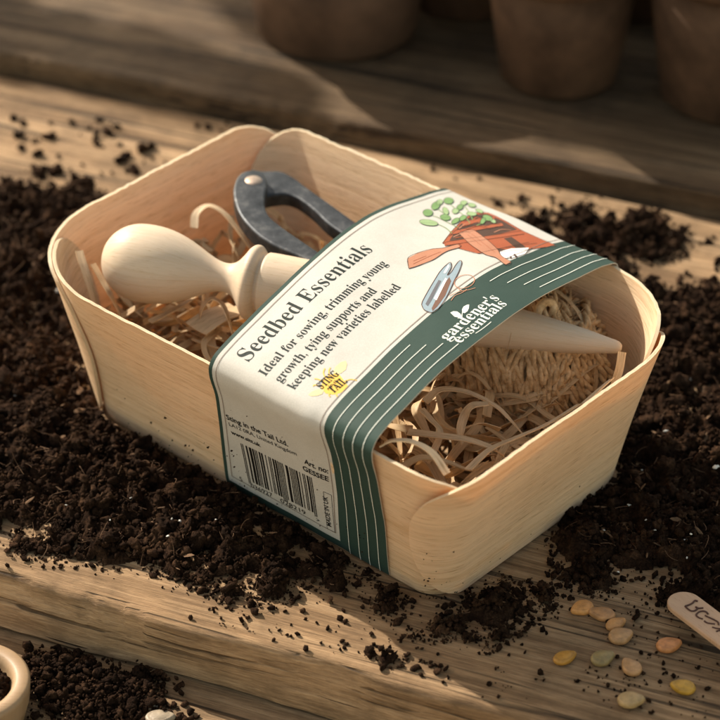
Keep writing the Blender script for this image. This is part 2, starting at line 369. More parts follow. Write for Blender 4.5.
# lookup pixel -> (f, w) on the band
_gf, _gw = np.meshgrid(np.linspace(-.05, 1.05, 221), np.linspace(0, .742, 700), indexing='ij'); _gp = pr(band(_gf, _gw)); _gn = _gp.reshape(-1, 2)
def px2fw(pts):
    out = []
    for x, y in pts:
        i = int(np.argmin((_gn[:, 0] - x) ** 2 + (_gn[:, 1] - y) ** 2)); f, w = _gf.flat[i], _gw.flat[i]
        for _ in range(4):
            p0 = pr(band(f, w)); Jf = (pr(band(f + 1e-3, w)) - p0) / 1e-3; Jw = (pr(band(f, w + 1e-3)) - p0) / 1e-3
            try: d = np.linalg.solve(np.array([Jf, Jw]).T, np.array([x, y]) - p0)
            except Exception: break
            if np.abs(d).max() > .02: break
            f += d[0]; w = min(max(w + d[1], 0), .745)
        out.append((f, w))
    return np.array(out)
UWID = .060
def tri_split(T, mx):
    """T (n,3,2) in metres; split until edges are short"""
    done = []
    while len(T):
        e = np.stack([np.linalg.norm(T[:, i] - T[:, (i + 1) % 3], axis=1) for i in range(3)], 1); j = e.argmax(1); big = e.max(1) > mx
        done.append(T[~big]); T = T[big]; j = j[big]
        if not len(T): break
        ar = np.arange(len(T)); a, b, c = T[ar, j], T[ar, (j + 1) % 3], T[ar, (j + 2) % 3]; m = (a + b) / 2
        T = np.concatenate([np.stack([a, m, c], 1), np.stack([m, b, c], 1)])
    return np.concatenate(done)
class Ink:
    """flat print collected in (u-ish metres, w metres), laid on the band a hair above the paper"""
    def __init__(s): s.t = []; s.m = []; s.mats = []
    def _mi(s, m):
        if m not in s.mats: s.mats.append(m)
        return s.mats.index(m)
    def tris(s, T, m, off):
        T = tri_split(np.asarray(T, dtype=float), .0022); i = s._mi(m)
        V = band(T[..., 0] / UWID, T[..., 1] / PLEN, off); nrm = np.cross(V[:, 1] - V[:, 0], V[:, 2] - V[:, 0])
        s.t.append(V); s.m.append(np.full(len(V), i))
    def poly(s, P, m, off=.00007):
        P = np.asarray(P, dtype=float); idx = tessellate_polygon([[Vector((x, y, 0)) for x, y in P]]); s.tris([[P[i] for i in t] for t in idx], m, off)
    def polypx(s, pts, m, off=.00007, close=None):
        fw_ = px2fw(pts); s.poly(fw_ * [UWID, PLEN], m, off)
    def stroke(s, P, wd, m, off=.00011, n=None):
        P = np.asarray(P, dtype=float); T = unit(np.gradient(P, axis=0)); Q = np.stack([-T[:, 1], T[:, 0]], 1) * (np.broadcast_to(wd, (len(P),)) / 2)[:, None]
        a, b = P + Q, P - Q; tr = []
        for i in range(len(P) - 1): tr += [[a[i], b[i], b[i + 1]], [a[i], b[i + 1], a[i + 1]]]
        s.tris(tr, m, off)
    def strokepx(s, pts, wd, m, off=.00011, n=24):
        P = px2fw(pts) * [UWID, PLEN]
        if len(P) > 2: P = catmull(P, n)
        s.stroke(P, wd, m, off)
    def build(s, name, parent=bandO):
        V = np.concatenate(s.t).reshape(-1, 3); F = np.arange(len(V)).reshape(-1, 3)
        return mesh_np(name, V, F, s.mats, parent, False, None, np.concatenate(s.m))
def bold(t):
    o = ''
    for ch in t:
        if 'A' <= ch <= 'Z': o += chr(0x1D400 + ord(ch) - 65)
        elif 'a' <= ch <= 'z': o += chr(0x1D41A + ord(ch) - 97)
        elif '0' <= ch <= '9': o += chr(0x1D7CE + ord(ch) - 48)
        else: o += ch
    return o
def text_tris(t, offset=0.0, track=1.0):
    c = bpy.data.curves.new('t', 'FONT'); c.body = t; c.offset = offset; c.resolution_u = 3; c.space_character = track
    o = bpy.data.objects.new('t', c); COL.objects.link(o); bpy.context.view_layer.update()
    me = o.evaluated_get(bpy.context.evaluated_depsgraph_get()).to_mesh(); me.calc_loop_triangles()
    V = np.array([v.co[:2] for v in me.vertices]); T = np.array([t_.vertices[:] for t_ in me.loop_triangles])
    out = V[T]; bpy.data.objects.remove(o); bpy.data.curves.remove(c); return out
def put_text(ink, t, p0, p1, height, m, offset=0.0, off=.00008, up=None, track=1.0, squeeze=1.0):
    """baseline from pixel p0 to pixel p1, letters as tall as `height` em metres; fills the baseline exactly"""
    T = text_tris(t, offset, track); T = T.copy(); x0, x1 = T[..., 0].min(), T[..., 0].max()
    a, b = px2fw([p0, p1]) * [UWID, PLEN]; d = b - a; L = np.linalg.norm(d); d /= L; upv = np.array([-d[1], d[0]])
    if up is not None and upv @ np.array(up) < 0: upv = -upv
    T[..., 0] = (T[..., 0] - x0) / (x1 - x0) * L
    P = a + T[..., 0:1] * d + T[..., 1:2] * height * upv
    ink.tris(P, m, off); return L / (x1 - x0)

# ------------------------------------------------------------------ what is printed on the band
def P(*a):                       # flat list of pixel pairs
    return [(a[i], a[i + 1]) for i in range(0, len(a), 2)]
def Q(sc, ox, oy, *a): return [(ox + a[i] / sc, oy + a[i + 1] / sc) for i in range(0, len(a), 2)]
ti = Ink(); put_text(ti, bold('Seedbed Essentials'), (249, 362), (373.5, 250.5), .0081, M_INK, -.007); ti.build('title_lettering')
de = Ink()
put_text(de, bold('Ideal for sowing, trimming young'), (265.5, 376.5), (388, 264.5), .0045, M_INK, -.004)
put_text(de, bold('growth, tying supports and'), (281, 383), (377.5, 291.5), .0045, M_INK, -.004)
put_text(de, bold('keeping new varieties labelled'), (294.5, 390), (401.5, 287.5), .0045, M_INK, -.004); de.build('description_lettering')
lo = Ink()
put_text(lo, bold("gardener's"), (448, 341), (500, 299), .0054, M_WHITE, -.002)
put_text(lo, bold('essentials'), (460.5, 343.5), (507.5, 304.5), .0050, M_WHITE, -.002)
lo.polypx(Q(7.2, 420, 270, 218, 308, 240, 298, 268, 300, 292, 318, 300, 338, 278, 344, 250, 338, 232, 322), M_WHITE)
lo.polypx(Q(7.2, 420, 270, 304, 308, 302, 285, 314, 264, 338, 252, 354, 250, 352, 276, 342, 298, 322, 312), M_WHITE)
lo.strokepx(Q(7.2, 420, 270, 302, 345, 303, 325, 306, 306), .00022, M_WHITE)
lo.strokepx(Q(7.2, 420, 270, 400, 458, 440, 432, 480, 402, 512, 375), .00022, M_WHITE)
lo.build('logo_lettering')
st = Ink()
for f, wa, wb in ((.770, .395, .552), (.832, .405, .566), (.890, .418, .580), (.948, .428, .592)):
    for a, b in ((0.0, wa), (wb, 1.0)):
        w_ = np.linspace(a, b, int(60 * (b - a)) + 8); st.stroke(np.stack([np.full_like(w_, f) * UWID, w_ * PLEN], 1), .00022, M_WHITE, .00016)
w_ = np.linspace(.028, 1, 90)
st.stroke(np.stack([np.full_like(w_, .047) * UWID, w_ * PLEN], 1), .00022, M_LINE, .00013)
st.stroke(np.stack([np.full_like(w_, .690) * UWID, w_ * PLEN], 1), .00022, M_LINE, .00013)
f_ = np.linspace(.047, .690, 20); st.stroke(np.stack([f_ * UWID, np.full_like(f_, .028) * PLEN], 1), .00022, M_LINE, .00013)
st.build('ruled_line')
# barcode face
ba = Ink()
put_text(ba, 'Sting in the Tail Ltd.', (227, 419), (288.5, 446.5), .0032, M_BLACK, .016)
put_text(ba, 'LA12 0RA, United Kingdom', (229.5, 425.5), (297, 455.5), .0023, M_BLACK, .0)
put_text(ba, 'www.sitt.uk', (231.5, 433.5), (261, 447), .0024, M_BLACK, .022)
put_text(ba, 'Art. no:', (304.5, 463), (328.5, 473.5), .0032, M_BLACK, .022)
put_text(ba, 'GESSEE', (303, 469.5), (329, 481.5), .0031, M_BLACK, .022)
put_text(ba, '5', (240.3, 480.5), (242.8, 481.7), .0030, M_BLACK); put_text(ba, '036927', (251.5, 487), (273, 497.5), .0030, M_BLACK)
put_text(ba, '028219', (281, 502), (306, 515), .0030, M_BLACK); put_text(ba, '>', (317, 521.5), (320, 523), .0030, M_BLACK)
put_text(ba, 'MADE IN UK', (331.5, 527), (327.5, 497), .0023, M_BLACK, .012)
bx = px2fw([(323.5, 491.5), (331.5, 495), (335, 532), (327.5, 528.5), (323.5, 491.5)]) * [UWID, PLEN]
for i in range(4): ba.stroke(np.array([bx[i], bx[i + 1]]), .00014, M_BLACK)
tl, tr_, bl_, br_ = px2fw([(240.5, 443), (311.5, 477.5), (248.5, 480), (317, 514)]) * [UWID, PLEN]
rb = random.Random(5); x = 0.0; bars = []
pat = [1, 1, 1] + [rb.choice((1, 1, 2, 2, 3)) for _ in range(24)] + [1, 1, 1, 1, 1] + [rb.choice((1, 1, 2, 2, 3)) for _ in range(24)] + [1, 1, 1]
tot = sum(pat)
for i, wd in enumerate(pat):
    if i % 2 == 0:
        a, b = x / tot, (x + wd) / tot; ext = 1.09 if i < 3 or i > len(pat) - 4 or 26 < i < 33 else 1.0
        pt = lambda t, q: (tl * (1 - t) + tr_ * t) * (1 - q) + (bl_ * (1 - t) + br_ * t) * q
        ba.poly([pt(a, 0), pt(b, 0), pt(b, ext), pt(a, ext)], M_BLACK)
    x += wd
ba.build('barcode_print')
# bee emblem
M_YEL = paper('yellow_ink', (.80, .50, .10)); M_YELP = paper('pale_yellow_ink', (.80, .63, .32))
be = Ink(); o7 = (7.2, 270, 340)
be.polypx(Q(*o7, 455, 235, 470, 195, 510, 160, 545, 150, 555, 175, 545, 215, 510, 240, 480, 250), M_YELP)
be.polypx(Q(*o7, 390, 360, 350, 352, 300, 372, 275, 395, 300, 405, 340, 402, 375, 390), M_YELP)
be.polypx(Q(*o7, 365, 340, 380, 290, 420, 255, 470, 240, 500, 250, 540, 300, 565, 335, 545, 360, 500, 385, 455, 395, 400, 385), M_YEL, .00003)
for q in ((375, 300, 350, 285, 320, 280), (395, 270, 385, 235, 395, 205), (425, 250, 425, 220, 435, 200), (535, 300, 580, 285, 625, 292), (430, 385, 425, 400, 435, 410), (480, 390, 480, 402, 490, 410), (350, 330, 320, 325, 310, 335)):
    be.strokepx(Q(*o7, *q), .00035, M_YEL)
put_text(be, bold('STING'), (321.8, 389.5), (339.6, 374.5), .0037, M_BLACK, .008, .00012)
put_text(be, bold('TAIL'), (333.3, 393.8), (348, 381.8), .0037, M_BLACK, .008, .00012)
put_text(be, bold('in the'), (330, 388), (340.5, 379.5), .0014, M_BLACK, .0, .00012)
be.build('bee_emblem')
# drawing of tray, seedlings, plant labels and snips
def rgb(n_, c): return paper(n_, c)
D_OR = rgb('terracotta_ink', (.34, .088, .038)); D_PK = rgb('pink_wood_ink', (.44, .20, .12)); D_DK = rgb('brown_ink', (.075, .040, .028)); D_GR = rgb('leaf_ink', (.17, .29, .11)); D_GL = rgb('pale_leaf_ink', (.29, .40, .20)); D_BL = rgb('blue_grey_ink', (.25, .32, .36)); D_BD = rgb('dark_steel_ink', (.12, .12, .13)); D_BR = rgb('handle_ink', (.16, .085, .06)); D_W = rgb('white_ink', (.78, .76, .72))
dr = Ink(); o3 = (3.43, 400, 180); o5 = (5.14, 420, 190)
dr.polypx(Q(*o5, 115, 275, 205, 168, 270, 120, 350, 118, 420, 150, 530, 212, 694, 284, 640, 296, 520, 312, 415, 318, 300, 328, 195, 300), D_OR)
dr.polypx(Q(*o5, 150, 262, 205, 180, 270, 128, 345, 124, 430, 162, 500, 205, 330, 246, 230, 262), D_DK, .00008)
for q in ((122, 272, 330, 240, 520, 212, 535, 228, 330, 258, 128, 290), (150, 215, 300, 190, 420, 172, 430, 186, 300, 208, 160, 232), (215, 168, 300, 150, 380, 140, 385, 150, 300, 166, 220, 184), (235, 200, 262, 192, 330, 246, 300, 250)):
    dr.polypx(Q(*o5, *q), D_OR, .00012)
dr.polypx(Q(*o5, 430, 250, 470, 242, 545, 296, 500, 306), D_DK, .00008); dr.polypx(Q(*o5, 395, 300, 440, 306, 470, 316, 400, 318), D_DK, .00008)
dr.polypx(Q(*o5, 410, 318, 470, 302, 560, 298, 540, 330, 470, 352, 420, 350), D_W, .00012)
for a, b in ((466, 348), (494, 344), (486, 336)): dr.polypx(Q(*o5, a - 7, b, a, b - 7, a + 7, b, a, b + 7), D_DK, .00016)
dr.strokepx(Q(*o5, 535, 335, 555, 318, 575, 300), .0002, D_DK, .00016)
s1 = Q(*o3, 30, 305, 27, 270, 60, 252, 110, 238, 150, 234, 200, 222, 205, 232, 160, 246, 115, 274, 60, 296)
s2 = Q(*o3, 200, 184, 222, 176, 250, 172, 300, 208, 334, 240, 348, 262, 380, 283, 362, 292, 328, 268, 290, 256, 240, 222)
dr.polypx(s1, D_PK, .00014); dr.polypx(s2, D_PK, .00016)
for s_, o_ in ((s1, .00018), (s2, .0002)): dr.strokepx(s_ + s_[:1], .00018, D_DK, o_, 70)
for q in ((245, 186, 290, 222, 325, 250), (232, 190, 280, 228), (45, 290, 100, 264, 140, 248), (45, 280, 90, 262)): dr.strokepx(Q(*o3, *q), .00012, D_OR, .0002)
for cx, cy, rx, ry, an, m in ((95, 114, 17, 12, 0, D_GR), (122, 90, 17, 12, -40, D_GR), (166, 73, 17, 11, 0, D_GR), (135, 78, 12, 9, -20, D_GL), (156, 108, 14, 9, 60, D_GL), (155, 130, 18, 10, 10, D_GR), (98, 148, 32, 10, 8, D_GL), (190, 108, 12, 9, -20, D_GL), (205, 95, 12, 9, -30, D_GR), (218, 80, 12, 8, -10, D_GL), (246, 88, 14, 7, 10, D_GL), (190, 142, 16, 8, -30, D_GR), (215, 132, 14, 8, -30, D_GR), (300, 132, 18, 9, 20, D_GR), (284, 142, 12, 8, -60, D_GR), (245, 118, 18, 7, 5, D_GL), (272, 108, 14, 6, 20, D_GL), (318, 142, 12, 6, 30, D_GL)):
    th = np.linspace(0, 2 * math.pi, 19)[:-1]; c, s = math.cos(R(an)), math.sin(R(an)); e = [(cx + rx * math.cos(t) * c - ry * math.sin(t) * s, cy + rx * math.cos(t) * s + ry * math.sin(t) * c) for t in th]
    e = [(o3[1] + a / 3.43, o3[2] + b / 3.43) for a, b in e]; dr.polypx(e, m, .0002); dr.strokepx(e + e[:1], .00010, M_INK, .00023, 30)
for q in ((128, 152, 155, 165, 178, 184), (95, 118, 130, 130, 170, 150, 200, 165), (120, 95, 145, 112, 160, 125), (166, 80, 190, 100, 220, 125, 240, 150), (218, 88, 235, 110, 250, 140), (300, 138, 280, 150, 262, 158)): dr.strokepx(Q(*o3, *q), .00028, D_GR, .00018)
for q in ((215, 160, 250, 150), (225, 170, 262, 160, 300, 165), (250, 140, 262, 130, 280, 138), (190, 200, 215, 196)): dr.strokepx(Q(*o3, *q), .00035, D_OR, .00019)
tray = Q(*o5, 115, 275, 205, 168, 270, 120, 350, 118, 420, 150, 530, 212, 694, 284, 640, 296, 520, 312, 415, 318, 300, 328, 195, 300, 115, 275)
dr.strokepx(tray, .00016, D_DK, .00013, 90)
for q in ((128, 290, 330, 258, 535, 228), (122, 272, 330, 240, 520, 212), (300, 328, 420, 300, 560, 270), (160, 232, 300, 208, 430, 186), (150, 240, 190, 205, 215, 215), (190, 250, 225, 215, 260, 225), (350, 205, 400, 190, 450, 200), (330, 190, 370, 178, 410, 178), (440, 300, 520, 285, 600, 275), (240, 150, 300, 140, 350, 132), (180, 210, 240, 190, 300, 182)):
    dr.strokepx(Q(*o5, *q), .00014, D_DK, .00017)
for q in ((170, 245, 200, 232, 215, 238), (200, 200, 230, 178, 262, 176), (300, 170, 340, 160, 372, 164), (380, 220, 420, 205, 470, 208)): dr.strokepx(Q(*o5, *q), .0003, D_PK, .00016)
for q in ((66, 148, 98, 149, 128, 150), (84, 112, 106, 116), (112, 92, 132, 86), (152, 74, 180, 72), (140, 132, 170, 128), (148, 108, 164, 110)): dr.strokepx(Q(*o3, *q), .00010, D_GR, .00024)
# snips
sn1 = Q(*o5, 8, 592, 20, 560, 90, 440, 108, 415, 130, 392, 156, 374, 160, 400, 140, 440, 160, 425, 185, 385, 207, 364, 214, 378, 200, 420, 175, 470, 140, 545, 100, 605, 60, 632, 22, 618)
dr.polypx(sn1, D_BL, .00014); dr.strokepx(sn1 + sn1[:1], .0002, D_DK, .0002, 80)
dr.polypx(Q(*o5, 28, 588, 95, 465, 110, 470, 60, 570, 40, 600), D_BD, .00017); dr.polypx(Q(*o5, 60, 610, 110, 510, 150, 450, 160, 470, 130, 545, 90, 600, 65, 625), D_BR, .00017)
dr.polypx(Q(*o5, 120, 430, 145, 385, 152, 395, 132, 430), D_W, .0002); dr.polypx(Q(*o5, 70, 560, 130, 455, 140, 460, 85, 570), D_W, .0002)
th = np.linspace(0, 2 * math.pi, 25)
dr.strokepx([(420 + (228 + 52 * math.cos(t)) / 5.14, 190 + (472 + 34 * math.sin(t) - 8 * math.cos(t)) / 5.14) for t in th], .00022, D_PK, .00016, 50)
dr.strokepx(Q(*o5, 150, 545, 200, 525, 250, 515, 285, 505), .0002, D_PK, .00016); dr.strokepx(Q(*o5, 160, 570, 180, 545, 215, 530, 240, 512), .0002, D_PK, .00016); dr.strokepx(Q(*o5, 190, 500, 210, 518, 235, 522), .0002, D_PK, .00016)
dr.build('printed_drawing')

# ------------------------------------------------------------------ dibber
def wood_turned(name, col):
    m, n, bs = mat(name); tc = N(n, 'ShaderNodeTexCoord'); v = tc.outputs['UV']
    a = noise(n, v, 1, 5, .6, (3, 42, 1), .6); b = noise(n, v, 1, 4, .7, (22, 260, 1))
    c = ramp(n, a, [(.3, tuple(x * y for x, y in zip(col, (.94, .91, .86)))), (.5, col), (.7, tuple(min(1, x * 1.03) for x in col))]).outputs[0]
    c = mixc(n, 'MULTIPLY', .85, c, ramp(n, b, [(.30, (.60, .50, .38)), (.41, (.95, .93, .90)), (.7, (1.03, 1.03, 1.03))]).outputs[0])
    n.links.new(c, bs.inputs['Base Color']); spec(bs, .5, .35); bs.inputs['Subsurface Weight'].default_value = .15; bs.inputs['Subsurface Radius'].default_value = (.0015, .0008, .0004); bs.inputs['Subsurface Scale'].default_value = 1
    bump(n, bs, mth(n, 'ADD', a, mth(n, 'MULTIPLY', b, .7)), .3, .0002); return m
M_DIB = wood_turned('turned_beech', (.60, .475, .345))
d0, d1 = at(104, 256, .0500), at(622, 348, .0462); DX = unit(d1 - d0); dl = np.linalg.norm(d1 - d0)
prf = [(0, 0), (1.5, 11), (5, 19), (11, 26.5), (20, 33), (31, 37), (44, 38.3), (58, 37.6), (71, 35), (84, 30.5), (96, 25), (107, 19.5), (116, 15.8), (124, 14.2), (131, 14.8), (137, 18), (142, 23.5), (146, 29), (149.5, 34), (153, 36.6), (157, 36.4), (160.5, 33), (162.5, 29), (164.5, 28.6), (167, 31.2), (171, 31.6), (178, 31.6), (200, 31.2), (240, 30), (290, 28), (345, 25.5), (400, 21.5), (440, 17.5), (480, 12.2), (505, 7.8), (513, 6.4), (517, 4.8), (519, 2.6), (519.5, 0)]
pc = np.array(prf, dtype=float); keys = np.linspace(0, len(pc) - 1, 220); rr = np.stack([np.interp(keys, range(len(pc)), pc[:, 0]), np.interp(keys, range(len(pc)), pc[:, 1])], 1)
rs = catmull(pc, 260); rs[:, 1] = np.maximum(rs[:, 1], 0)
xs_ = rs[:, 0] / 519.5 * dl; rad = rs[:, 1] / 3240 * .965; kk = 96; an = np.linspace(0, 2 * math.pi, kk + 1)
X1 = unit(np.cross(DX, ZZ)); Y1 = np.cross(DX, X1)
V = d0 + DX * xs_[:, None, None] + (np.cos(an)[None, :, None] * X1 + np.sin(an)[None, :, None] * Y1) * rad[:, None, None]
uvd = np.stack([np.repeat(xs_[:, None], kk + 1, 1) * 10, np.repeat(an[None] / (2 * math.pi), len(xs_), 0)], -1).reshape(-1, 2)
db = mesh_np('dibber', V.reshape(-1, 3), grid_faces(len(xs_), kk + 1), M_DIB, None, True, uvd)
tag(db, 'turned pale wooden dibber with round knob handle and pointed tip', 'dibber')

# ------------------------------------------------------------------ shears
M_STEEL, n, bs = mat('dark_forged_steel'); tc = N(n, 'ShaderNodeTexCoord'); f1 = noise(n, tc.outputs['Object'], 260, 5, .7); f2 = noise(n, tc.outputs['Object'], 60, 3, .6)
n.links.new(ramp(n, f1, [(.3, (.022, .025, .028)), (.55, (.055, .059, .064)), (.75, (.13, .13, .125))]).outputs[0], bs.inputs['Base Color'])
bs.inputs['Metallic'].default_value = .75; n.links.new(ramp(n, f2, [(.3, (.42,) * 3), (.7, (.62,) * 3)]).outputs[0], bs.inputs['Roughness']); bump(n, bs, f1, .25, .0003)
M_RIVET = plain('worn_rivet', (.36, .28, .22), .55, .5, .2, 500, .3, .0002, .8)
def slab(name, pts, ztop, thick, m, parent, bev=.0012, n=120, closed=True, tilt=0.0, puff=.0):
    """solid from an outline (pixels of the photograph laid at height ztop) with rounded edges"""
    P3 = np.array([at(x, y, ztop)[:2] for x, y in pts]); P3 = catmull(np.vstack([P3[-1:], P3, P3[:2]]), n + 1)
    # catmull over wrapped points: keep one full turn
    L = len(pts); tt = np.linspace(1, L + 1, n + 1)[:-1]; W_ = np.array([at(x, y, ztop)[:2] for x, y in pts]); Wp = np.vstack([W_[-1:], W_, W_[:2]])
    out = []
    for t in tt:
        i = int(t) - 1; f = t - int(t); p0, p1, p2, p3 = [W_[(i + q) % L] for q in (-1, 0, 1, 2)]
        out.append(.5 * (2 * p1 + (p2 - p0) * f + (2 * p0 - 5 * p1 + 4 * p2 - p3) * f * f + (3 * p1 - p0 - 3 * p2 + p3) * f ** 3))
    O2 = np.array(out); area = .5 * np.sum(O2[:, 0] * np.roll(O2[:, 1], -1) - np.roll(O2[:, 0], -1) * O2[:, 1])
    if area < 0: O2 = O2[::-1]
    T = unit(np.roll(O2, -1, 0) - np.roll(O2, 1, 0)); Nn = np.stack([T[:, 1], -T[:, 0]], 1)
    rings = []
    for a in np.linspace(0, math.pi / 2, 5): rings.append((bev * (1 - math.sin(a + 0)) if False else bev * (1 - math.sin(a)), -bev * (1 - math.cos(a)) + 0 * a))
    levels = [(bev * (1 - math.sin(a)), -bev * (1 - math.cos(a))) for a in np.linspace(0, math.pi / 2, 5)]      # inset, dz below top
    levels += [(0, -(thick - bev))] + [(bev * (1 - math.cos(a)), -(thick - bev) - bev * math.sin(a)) for a in np.linspace(0, math.pi / 2, 5)[1:]]
    cen = O2.mean(0); V = []
    for ins, dz in levels:
        q = O2 - Nn * ins; zz = ztop + dz + ((q - cen) @ A[:2]) * tilt; V.append(np.column_stack([q, zz]))
    V = np.concatenate(V); k = len(O2); F = [tuple(f) for f in grid_faces(len(levels), k, cv=True)[:, ::-1]]
    top = tessellate_polygon([[Vector(v) for v in V[:k]]]); bot = [tuple((len(levels) - 1) * k + i for i in t) for t in top]
    F += [tuple(t) for t in top] + bot
    o = mesh_np(name, V, F, m, parent, True)
    import bmesh as bm_
    b = bm_.new(); b.from_mesh(o.data); bm_.ops.recalc_face_normals(b, faces=b.faces); b.to_mesh(o.data); b.free()
    o.data.set_sharp_from_angle(angle=R(50))
    return o
sh = empty('garden_shears', at(262, 200, .04), 'dark forged steel garden shears with a copper coloured pivot rivet', 'shears')
o45 = (4.5, 220, 120); ZS = .0500
slab('handle_arm', Q(*o45, 150, 250, 205, 246, 270, 244, 330, 268, 400, 315, 480, 366, 560, 418, 640, 470, 760, 548, 900, 640, 870, 680, 740, 610, 620, 540, 540, 494, 480, 455, 420, 402, 355, 358, 300, 340, 240, 345, 190, 352, 130, 320), ZS - .0008, .0046, M_STEEL, sh, .0007, 150, tilt=-.05)
slab('handle_arm', Q(*o45, 150, 240, 185, 250, 208, 275, 212, 310, 202, 355, 205, 400, 228, 438, 285, 480, 350, 520, 420, 562, 490, 604, 620, 690, 600, 730, 470, 650, 380, 606, 300, 576, 225, 545, 160, 505, 100, 446, 72, 395, 60, 335, 72, 285, 100, 254), ZS + .0022, .0055, M_STEEL, sh, .0008, 150, tilt=-.06)
th = np.linspace(0, 2 * math.pi, 29)[:-1]; rc = at(*Q(*o45, 150, 286)[0], ZS + .0022); V = [rc + np.array([.0031 * math.cos(t) * q, .0031 * math.sin(t) * q, z]) for q, z in ((1, -.0005), (1, .0005), (.93, .0010), (.78, .0014), (.4, .0017), (.02, .00175)) for t in th]
mesh_np('rivet', np.array(V), grid_faces(6, 28, cv=True), M_RIVET, sh)
cp = at(340, 252, .050); th = np.linspace(0, 6 * math.pi, 90)
V, F = tube(np.stack([cp[0] + .0028 * np.cos(th), cp[1] + .0028 * np.sin(th), cp[2] - .003 + th * .0002], -1), .0005, 6); mesh_np('spring', V, F, M_RIVET, sh)

# ------------------------------------------------------------------ twine ball
def jute(name):
    m, n, bs = mat(name); tc = N(n, 'ShaderNodeTexCoord'); a = noise(n, tc.outputs['Object'], 420, 5, .7); b = noise(n, tc.outputs['Object'], 70, 3, .6)
    c = ramp(n, a, [(.3, (.34, .205, .095)), (.5, (.58, .385, .20)), (.72, (.80, .59, .36))]).outputs[0]
    c = mixc(n, 'MULTIPLY', .5, c, ramp(n, b, [(.35, (.65, .6, .55)), (.6, (1.05, 1.05, 1.05))]).outputs[0])
    n.links.new(c, bs.inputs['Base Color']); spec(bs, .8, .15); bump(n, bs, a, .5, .0003); return m
M_JUTE = jute('jute_twine')
tc0 = at(521, 366, .0262); TB = empty('twine_ball', tc0 * [1, 1, 0] + ZZ * .003, 'hairy brown jute twine ball under the dibber tip', 'twine ball')
rt = np.random.default_rng(3); parts = []; Rb = .0228
axis0 = unit(A * .92 + B * .25 + ZZ * .12)
for i in range(84):
    lay = i // 28; ax = unit(axis0 + (.50 * (lay - 1)) * B + .12 * (lay - 1) * ZZ + rt.normal(0, .05, 3)); off = ((i % 28) / 27 * 2 - 1) * .90
    X = unit(np.cross(ax, ZZ)); Y = np.cross(ax, X); Rr = Rb - .0006 + lay * .0007
    off_ = off * Rr * 1.06; rad_ = math.sqrt(max(Rr ** 2 - (off * Rr) ** 2, 0)) ; k = 110; t = np.linspace(0, 2 * math.pi, k) + rt.uniform(0, 6)
    drift = .0022 * np.sin(t + rt.uniform(0, 6)) + .0016 * (t - t[0]) / 6.3
    for ply in (0, 1):
        ph = np.arange(k) * .62 + ply * math.pi; rp = rad_ + .00062 * np.cos(ph) + .00035 * np.sin(t * 3 + i)
        c = tc0 + ax * (off_ + drift + .00062 * np.sin(ph))[:, None] + (X * np.cos(t)[:, None] + Y * np.sin(t)[:, None]) * rp[:, None]
        parts.append(tube(c, .00078, 6))
th = np.linspace(0, math.pi, 24); ph = np.linspace(0, 2 * math.pi, 33)[:-1]
Vc = tc0 + np.stack([np.outer(np.sin(th), np.cos(ph)), np.outer(np.sin(th), np.sin(ph)), np.outer(np.cos(th), np.ones(32))], -1) * (Rb - .001)
V, F = merge(parts); tw = mesh_np('wound_twine', V, F, M_JUTE, TB)
mesh_np('inner_ball', Vc.reshape(-1, 3), grid_faces(24, 32, cv=True), M_JUTE, TB)
parts = []
for i in range(3200):
    d = unit(rt.normal(0, 1, 3)); p = tc0 + d * (Rb + .0003); tdir = unit(np.cross(d, axis0 + rt.normal(0, .5, 3))); L = rt.uniform(.002, .0075) if rt.random() < .85 else rt.uniform(.006, .012)
    q = np.linspace(0, 1, 6)[:, None]; cur = rt.normal(0, .35, 3)
    parts.append(tube(p + tdir * L * q + d * L * (.12 + .4 * rt.random()) * q ** 1.5 + cur * L * q ** 2 * .5, .00006, 3))
V, F = merge(parts); fz = mesh_np('fibre_fuzz', V, F, M_JUTE, TB); fz['kind'] = 'stuff'
# tied end of the twine
V, F = tube(catmull([at(536, 322, .048), at(539, 309, .0505), at(546, 302, .052), at(553, 305, .051), at(552, 313, .049), at(546, 318, .047), at(556, 324, .045), at(566, 334, .042)], 60), .0013, 8)
mesh_np('loose_end', V, F, M_JUTE, TB)

# ------------------------------------------------------------------ wood wool
M_WOOL = veneer_mat('wood_wool', (.76, .575, .345), .3, (60, 900, 1), .72, .5)
M_WOOL2 = veneer_mat('pale_shaving', (.84, .67, .44), .3, (60, 900, 1), .8, .5)
def ribbon(path, width, th=.00018, roll=0.0, twist=0.0, uvo=0.0):
    path = np.asarray(path, dtype=float); n = len(path); T = unit(np.gradient(path, axis=0)); ref = ZZ + .05 * A
    S = unit(np.cross(T, ref)); Nn = np.cross(S, T); a = roll + twist * np.linspace(-1, 1, n)
    S2 = S * np.cos(a)[:, None] + Nn * np.sin(a)[:, None]; N2 = np.cross(S2, T); w = np.broadcast_to(width, (n,))[:, None] / 2
    cup = N2 * (w * .10)
    V = np.stack([path - S2 * w + cup + N2 * th, path + N2 * th * .5, path + S2 * w + cup + N2 * th, path + S2 * w + cup - N2 * th, path - N2 * th, path - S2 * w + cup - N2 * th], 1)
    l = np.concatenate([[0], np.cumsum(np.linalg.norm(np.diff(path, axis=0), axis=1))]); uv = np.stack([np.repeat(l[:, None], 6, 1) + uvo, np.tile(np.array([0, .5, 1, 1, .5, 0]) * float(np.mean(width)), (n, 1)) + uvo * 3], -1)
    return V.reshape(-1, 3), grid_faces(n, 6, cv=True), uv.reshape(-1, 2)
rw = np.random.default_rng(21); Vs, Fs, Us, o_ = [], [], [], 0
